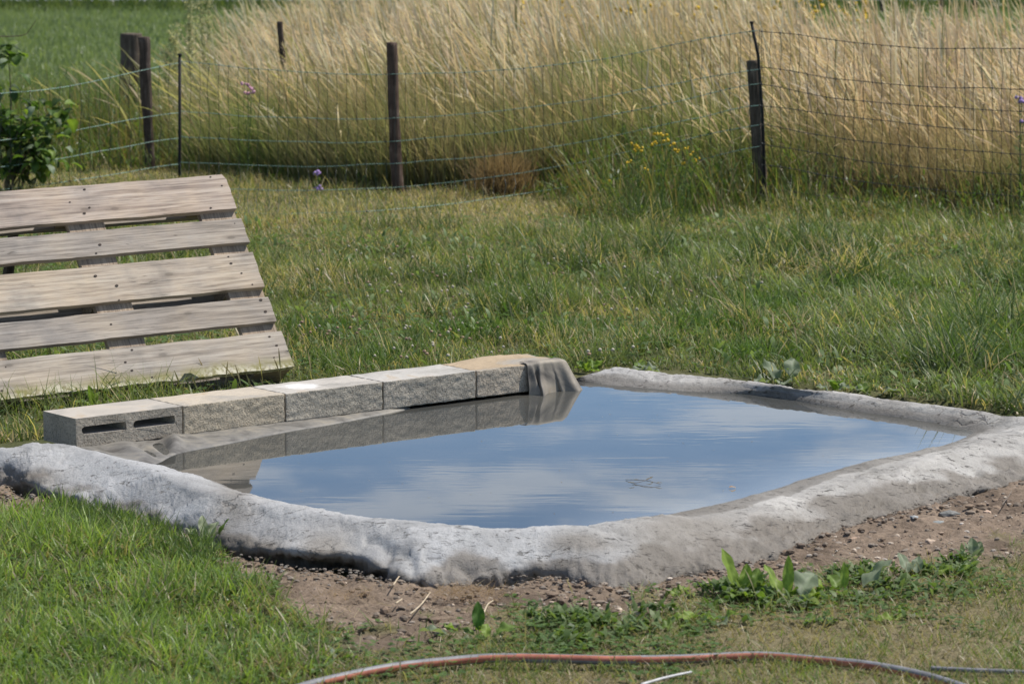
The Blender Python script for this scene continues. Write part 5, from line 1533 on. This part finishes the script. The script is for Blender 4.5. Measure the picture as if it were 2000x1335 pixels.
def clover():
    random.seed(5)
    def head(m, r):
        V, Fc = blob(np.zeros(3), r); V[:, 2] += .0
        me = bpy.data.meshes.new('clover_head'); me.from_pydata(V.tolist(), [], Fc); me.materials.append(m)
        me.polygons.foreach_set('use_smooth', [True] * len(me.polygons)); return me
    kinds = [(head(M_whi, .0066), 'small white clover head standing in the lawn beyond the wall', 'white clover heads'), (head(M_brn, .0062), 'small faded brownish clover head in the lawn beyond the wall', 'faded clover heads')]
    n = 0; tries = 0
    while n < 150 and tries < 4000:
        tries += 1
        px, py = random.gauss(900, 260), random.uniform(470, 700)
        if py > np.interp(px, BACK_X, BACK_Y) - 12 or px < 500 or px > 1500: continue
        if vnoise(np.array([px / 70]), np.array([py / 40]), 201)[0] < 0.42: continue
        me, lab, gr = kinds[0 if random.random() < .55 else 1]
        o = bpy.data.objects.new('clover_flower', me)
        p = at(px, py, random.uniform(.045, .085))
        o.location = p; o.scale = (1, 1, random.uniform(.8, 1.1)); s = random.uniform(.75, 1.25); o.scale = (s, s, s)
        tag(link(o), lab, 'clover flower', gr); n += 1
clover()

def clover_leaves():
    """three-leaved ground cover among the blades"""
    parts = []
    n = 7000
    x, y, px, py = rand_in_px(n, -250, 2260, 440, 850)
    ok = is_back(px, py) & ~in_wall(x, y) & (RNG.random(n) < sstep(.52, .62, fbm(x * 2.8, y * 2.8, 219)))
    x, y = x[ok], y[ok]; n = len(x)
    c = pick((.07, .12, .035), (.22, .28, .13), RNG.random(n)); a0 = RNG.uniform(0, 6.28, n)
    parts.append(ribbons(np.stack([x, y, ground_z(x, y) + RNG.uniform(.01, .06, n)], 1), RNG.uniform(.025, .06, n), a0, RNG.uniform(.2, 1.2, n), RNG.uniform(.3, 1.2, n), RNG.uniform(.010, .022, n), a0 + math.pi / 2, c, c * 1.2, 4, np.array([.3, .9, 1.0, .7, .1])))
    for (n, x0, x1, y0, y1, fr) in ((16000, -200, 2250, 430, 860, False), (7000, 350, 2200, 1120, 1420, True), (4000, -300, 500, 1060, 1420, True)):
        x, y, px, py = rand_in_px(n, x0, x1, y0, y1)
        ok = (RNG.random(n) < sstep(.44, .62, fbm(x * 3.3, y * 3.3, 211 + n % 7)))
        if fr: ok &= is_front(px, py) & (front_grass(px, py, x, y) > .35) & (RNG.random(n) < np.where((px > 1000) & (px < 1480) & (py > 1175) & (py < 1300), 1.0, .45))
        else: ok &= is_back(px, py) & ~in_wall(x, y)
        x, y = x[ok], y[ok]; n = len(x)
        z = ground_z(x, y) + RNG.uniform(.008, .05 if not fr else .026, n)
        c = pick((.06, .11, .03), (.13, .20, .06), RNG.random(n))
        a0 = RNG.uniform(0, 6.28, n)
        for k in range(3):
            s = RNG.uniform(.010, .017, n) * (0.85 if fr else 1.1)
            parts.append(ribbons(np.stack([x, y, z], 1), s, a0 + k * 2.09, RNG.uniform(.9, 1.4, n), RNG.uniform(.1, .6, n), s * .95, a0 + k * 2.09 + math.pi / 2, c, c * 1.15, 2, np.array([.2, 1.0, .7])))
    n = 5200
    px = RNG.uniform(1010, 1900, n); py = np.interp(px, SOILF_X, SOILF_Y) + np.abs(RNG.normal(14, 26, n))
    b = np.array([at(a_, c_) for a_, c_ in zip(px, py)]); b[:, 2] = ground_z(b[:, 0], b[:, 1]) + RNG.uniform(.002, .022, n)
    ok = RNG.random(n) < sstep(.40, .60, fbm(b[:, 0] * 7, b[:, 1] * 7, 231)); b = b[ok]; n = len(b)
    c = pick((.07, .12, .03), (.17, .22, .10), RNG.random(n)); a0 = RNG.uniform(0, 6.28, n)
    parts.append(ribbons(b, RNG.uniform(.016, .042, n), a0, RNG.uniform(.3, 1.3, n), RNG.uniform(.3, 1.2, n), RNG.uniform(.007, .017, n), a0 + math.pi / 2, c, c * 1.2, 4, np.array([.3, .9, 1.0, .7, .1])))
    tag(fast_mesh('clover_leaves', *merge(parts), M_leaf), 'low clover leaves spread through the turf', 'ground cover', kind='stuff')
clover_leaves()

# ------------------------------------------------------------------ stones, crumbs, sticks
def pebble(rx, ry, rz):
    bm = bmesh.new(); bmesh.ops.create_icosphere(bm, subdivisions=1, radius=1)
    s = random.random() * 99
    for v in bm.verts:
        k = 1 + .45 * mnoise.noise(v.co * 1.1 + Vector((s, 0, 0)))
        v.co = Vector((v.co.x * rx * k, v.co.y * ry * k, v.co.z * rz * k))
    V = np.array([v.co[:] for v in bm.verts]); Fc = np.array([[v.index for v in f.verts] for f in bm.faces]); bm.free()
    return V, Fc
def gravel():
    random.seed(3)
    protos = [pebble(1, random.uniform(.6, 1), random.uniform(.35, .6)) for _ in range(14)]
    V, T, C, off = [], [], [], 0
    tries = 0; n = 0
    while n < 4600 and tries < 90000:
        tries += 1
        px = random.uniform(-150, 2150); py = random.uniform(930, 1260)
        if py < np.interp(px, OUT_X, OUT_Y) - 3: continue
        p = at(px, py)
        if front_grass(np.array([px]), np.array([py]), np.array([p[0]]), np.array([p[1]]))[0] > .55: continue
        rim_d = py - np.interp(px, OUT_X, OUT_Y)
        crumb = random.random() < (.9 if rim_d < 26 else .45)
        r = min(.0016 * random.paretovariate(1.9), .010) if not crumb else min(.0022 * random.paretovariate(1.5), .011) * (1.0 if rim_d < 30 else .7)
        if not crumb and px < 1000 and random.random() < .8: continue
        if vnoise(np.array([p[0] * 6]), np.array([p[1] * 6]), 77)[0] < .38 and random.random() < .7: continue
        if crumb and rim_d > 26 and random.random() < .12: r = random.uniform(.007, .015)
        v, t = random.choice(protos)
        a = random.uniform(0, 6.28); R = np.array([[math.cos(a), -math.sin(a), 0], [math.sin(a), math.cos(a), 0], [0, 0, 1]])
        p[2] = float(ground_z(np.array([p[0]]), np.array([p[1]]))[0]) + r * .15
        if crumb: c = random.choice([(.19, .15, .115), (.21, .15, .105), (.15, .11, .08), (.23, .19, .155)])
        else: c = random.choice([(.45, .36, .28), (.36, .27, .20), (.48, .40, .32), (.50, .43, .36), (.26, .19, .15), (.38, .34, .30)])
        V.append(v * r * (1 if not crumb else 1.2) @ R.T + p); T.append(t + off); C.append(np.tile(np.array(c) * random.uniform(.8, 1.2), (len(v), 1))); off += len(v); n += 1
    for k in range(420):
        cx, sx = random.choice([(560, 55), (640, 60), (720, 40), (1100, 90), (1520, 120), (1750, 120), (60, 40)])
        px = random.gauss(cx, sx); py = np.interp(px, OUT_X, OUT_Y) + abs(random.gauss(0, 11))
        p = at(px, py); r = random.uniform(.0015, .006); v, t = random.choice(protos)
        p[2] = max(0.0, float(ground_z(np.array([p[0]]), np.array([p[1]]))[0])) + r * .25
        V.append(v * r + p); T.append(t + off); off += len(v)
        C.append(np.tile(np.array(random.choice([(.17, .145, .12), (.21, .18, .15), (.26, .235, .205), (.13, .105, .085)])), (len(v), 1)))
    V = np.concatenate(V); T = np.concatenate(T); C = np.concatenate(C)
    me = bpy.data.meshes.new('gravel'); me.from_pydata(V.tolist(), [], T.tolist())
    ca = me.color_attributes.new('Col', 'FLOAT_COLOR', 'POINT'); c4 = np.ones((len(V), 4), np.float32); c4[:, :3] = C; ca.data.foreach_set('color', c4.ravel())
    m, t, b = mat('pebbles'); a = N(t, 'ShaderNodeAttribute', attribute_name='Col'); t.links.new(a.outputs['Color'], b.inputs['Base Color']); b.inputs['Roughness'].default_value = .85
    me.materials.append(m)
    o = link(bpy.data.objects.new('gravel', me)); tag(o, 'crumbs of mortar, soil and small pebbles strewn on the bare earth at the rim foot', 'gravel', kind='stuff')
gravel()
random.seed(9)
STN = [(1855, 996, .028, (.21, .21, .20), 'largest flat slate grey stone lying on the soil at the right'), (1832, 1015, .016, (.27, .29, .29), 'thin bluish slate chip below the largest slate stone'), (1785, 1018, .012, (.33, .34, .34), 'small bluish chip left of the slate chips on the soil'),
       (1668, 1052, .017, (.48, .34, .25), 'pinkish stone with a pale face, alone amid the right soil'), (1928, 996, .012, (.50, .37, .28), 'tan pebble right of the largest slate stone'), (1070, 1121, .018, (.40, .37, .31), 'smooth oval pale stone bedded in the rim foot'),
       (1128, 1204, .010, (.52, .42, .36), 'whitish pink pebble on soil below the oval stone'), (1208, 1170, .012, (.50, .43, .35), 'light pebble on the soil midway along the front'), (765, 1128, .013, (.44, .36, .26), 'yellowish stone under the trowel marks of the rim'),
       (1465, 1110, .013, (.50, .42, .36), 'pale stone just above the tall leaning leaf'), (1820, 1055, .015, (.46, .36, .28), 'tan stone between bare soil and the upright grey weed'), (52, 982, .015, (.26, .24, .22), 'grey stone in the soil pocket at the left rim')]
for px, py, r, c, lab in STN:
    V, Fc = pebble(r * 1.25, r * .85, r * .5)
    p = at(px, py); a = random.uniform(-.4, .4); R = np.array([[math.cos(a), -math.sin(a), 0], [math.sin(a), math.cos(a), 0], [0, 0, 1]])
    p[2] = float(ground_z(np.array([p[0]]), np.array([p[1]]))[0]) + r * .22
    bm = bmesh.new(); vs = [bm.verts.new(v) for v in (V @ R.T + p)]
    for f in Fc: bm.faces.new([vs[i] for i in f])
    bmesh.ops.subdivide_edges(bm, edges=bm.edges[:], cuts=2, use_grid_fill=True, smooth=.35)
    for v in bm.verts: v.co += Vector(mnoise.noise_vector(v.co * 60)) * r * .16
    tag(obj_bm('stone', bm, simple('stone_%d' % px, c, .92, .35, 90, .12, .8, .003), None, False), lab, 'stone', 'single stones on the soil')
M_stick = simple('dry_stick', (.50, .41, .29), .8, .25, 50)
M_dark_twig = simple('dark_twig', (.16, .13, .105), .8, .25, 50)
def stick(pts, r, m, label, name='dry_stalk', z=.012, cat='stalk'):
    P = catmull([at(a, b, z + (random.random() * .006)) for a, b in pts], 6)
    V, Fc = tube(P, np.linspace(r, r * .7, len(P)), 6)
    tag(obj(name, V, Fc, m, None, True), label, cat, 'loose stalks on the ground')
stick([(801, 1198), (822, 1180), (840, 1156)], .0022, M_stick, 'longest pale dry stalk, slanting on the soil left of the straw heap')
stick([(768, 1142), (777, 1128), (784, 1120)], .0020, M_stick, 'short pale stalk propped near the yellowish stone')
stick([(773, 1177), (785, 1169)], .0022, M_stick, 'stubby pale stalk lying left of the longest one')
stick([(945, 1196), (952, 1180), (963, 1172)], .0022, M_stick, 'bent pale stalk under the right end of the straw heap')
stick([(1252, 1336), (1300, 1322), (1350, 1311)], .0035, simple('grey_cane', (.55, .54, .54), .5, .2, 30, .4), 'silvery grey cane lying before the hose at the bottom edge', 'grey_cane', .03, 'cane')
stick([(1957, 985), (1970, 968), (1976, 958)], .0018, M_dark_twig, 'dark forked twig on the soil by the right edge', 'twig', .02, 'twig')

def straw_heap(px, py, n, rx, ry, label):
    c = at(px, py); b = np.array([c[0], c[1], 0.0])
    x = c[0] + RNG.normal(0, rx, n); y = c[1] + RNG.normal(0, ry, n)
    z = .006 + .022 * np.exp(-((x - c[0]) / rx / 1.6) ** 2 - ((y - c[1]) / ry / 1.6) ** 2) * RNG.random(n)
    cc = pick((.44, .33, .21), (.27, .19, .12), RNG.random(n))
    V, Q, C = ribbons(np.stack([x, y, z], 1), RNG.uniform(.02, .06, n), RNG.uniform(0, 6.28, n), RNG.uniform(1.0, 1.6, n), RNG.normal(0, .5, n), RNG.uniform(.001, .002, n), RNG.uniform(0, 3.14, n), cc, cc, 4)
    tag(fast_mesh('straw_heap', V, Q, C, M_straw), label, 'straw heap', 'dry straw tangles on the soil')
straw_heap(915, 1168, 520, .05, .03, 'tangle of dry brown straw at the foot of the rim, the largest heap')
straw_heap(668, 1172, 130, .035, .02, 'thin scatter of pale straw on the soil at left')
straw_heap(520, 1312, 220, .03, .03, 'small tan straw tuft in turf at the bottom, left of the hose')

# twig and leaf floating in the pond
def pond_twig():
    b = at(1265, 940, ZW)
    root = empty('floating_twig', b, 'dead leafy twig floating on the pond, right of the middle', 'twig')
    st = [tube(catmull([at(1222, 936, ZW + .002), at(1262, 938, ZW + .010), at(1290, 945, ZW + .003)], 5), .0008, 5), tube(catmull([at(1235, 944, ZW + .002), at(1260, 938, ZW + .008), at(1275, 930, ZW + .016)], 5), .0007, 5)]
    V, Fc = join_vf(st); obj('stem', V, Fc, M_dark_twig, root, True)
    parts = [leaf_arrays(at(px, py, ZW + .006), az, .022, .008, .3, .4, (.22, .20, .15), .05, .3, .05, 5, 2) for px, py, az in ((1250, 938, 2.8), (1262, 936, .6), (1270, 934, 1.2), (1280, 943, -.2), (1240, 942, 3.4))]
    V, Q, C = merge(parts); fast_mesh('withered_leaves', V - b, Q, C, M_straw, root)
pond_twig()
def pond_debris():
    n = 70
    b = []
    while len(b) < n:
        px, py = random.uniform(560, 1750), random.uniform(765, 1015)
        if np.interp(px, [560, 1100, 1750], [850, 765, 830]) < py < np.interp(px, [560, 700, 900, 1200, 1500, 1750], [975, 1000, 1022, 1010, 945, 880]): b.append(at(px, py, ZW + .0012))
    b = np.array(b); n = len(b)
    c = pick((.40, .34, .24), (.20, .17, .12), RNG.random(n))
    V, Q, C = ribbons(b, RNG.uniform(.004, .013, n), RNG.uniform(0, 6.28, n), np.full(n, 1.5), np.zeros(n), RNG.uniform(.0015, .004, n), RNG.uniform(0, 3.14, n), c, c, 2)
    tag(fast_mesh('pond_debris', V, Q, C, M_straw), 'seeds and grass bits floating on the pond', 'debris', kind='stuff')
pond_debris()
V, Q, C = leaf_arrays(at(1424, 952, ZW + .003), .3, .022, .013, .5, 1.0, (.50, .36, .26), .05, .4, .0, 6, 4)
tag(fast_mesh('floating_leaf', V, Q, C, M_straw), 'tiny curled tan leaf floating on the pond near the right rim', 'leaf')
V, Fc = tube(catmull([at(*p, .004) + np.array([0, 0, 0]) for p in ((1624, 1004), (1650, 1000))], 3), .002, 5)

# ------------------------------------------------------------------ hoses
def hose(pts, r, label, mats, twist, z0=.014, name='garden_hose'):
    P = catmull([at(a, b, z0) for a, b in pts], 12)
    sides = 20
    V, Fc = tube(P, r, sides)
    o = obj(name, V, Fc, mats, None, True)
    me = o.data
    nseg = len(P) - 1
    for i in range(nseg):
        off = twist(i / nseg)
        for s in range(sides):
            a = (s + .5) / sides * 360
            d = abs((a - off + 180) % 360 - 180)
            me.polygons[i * sides + s].material_index = 1 if d < 37 else 0
    return tag(o, label, 'garden hose')
HP = [(470, 1385), (540, 1358), (605, 1337), (680, 1319), (770, 1302), (860, 1292), (960, 1284), (1080, 1285), (1200, 1288), (1330, 1286), (1480, 1280), (1600, 1289), (1700, 1299), (1800, 1318), (1880, 1342), (1960, 1372)]
hose(HP, .0108, 'grey garden hose with a faded red stripe snaking across the front turf', [M_hose_grey, M_hose_red], lambda t: 172 + 22 * math.sin(t * 9) + 10 * math.sin(t * 23))
hose([(1818, 1304), (1900, 1308), (2000, 1312), (2140, 1322)], .0055, 'thin grey pipe lying in the dry turf at the lower right', [M_hose_grey, M_hose_grey], lambda t: 0, .012, 'thin_pipe')
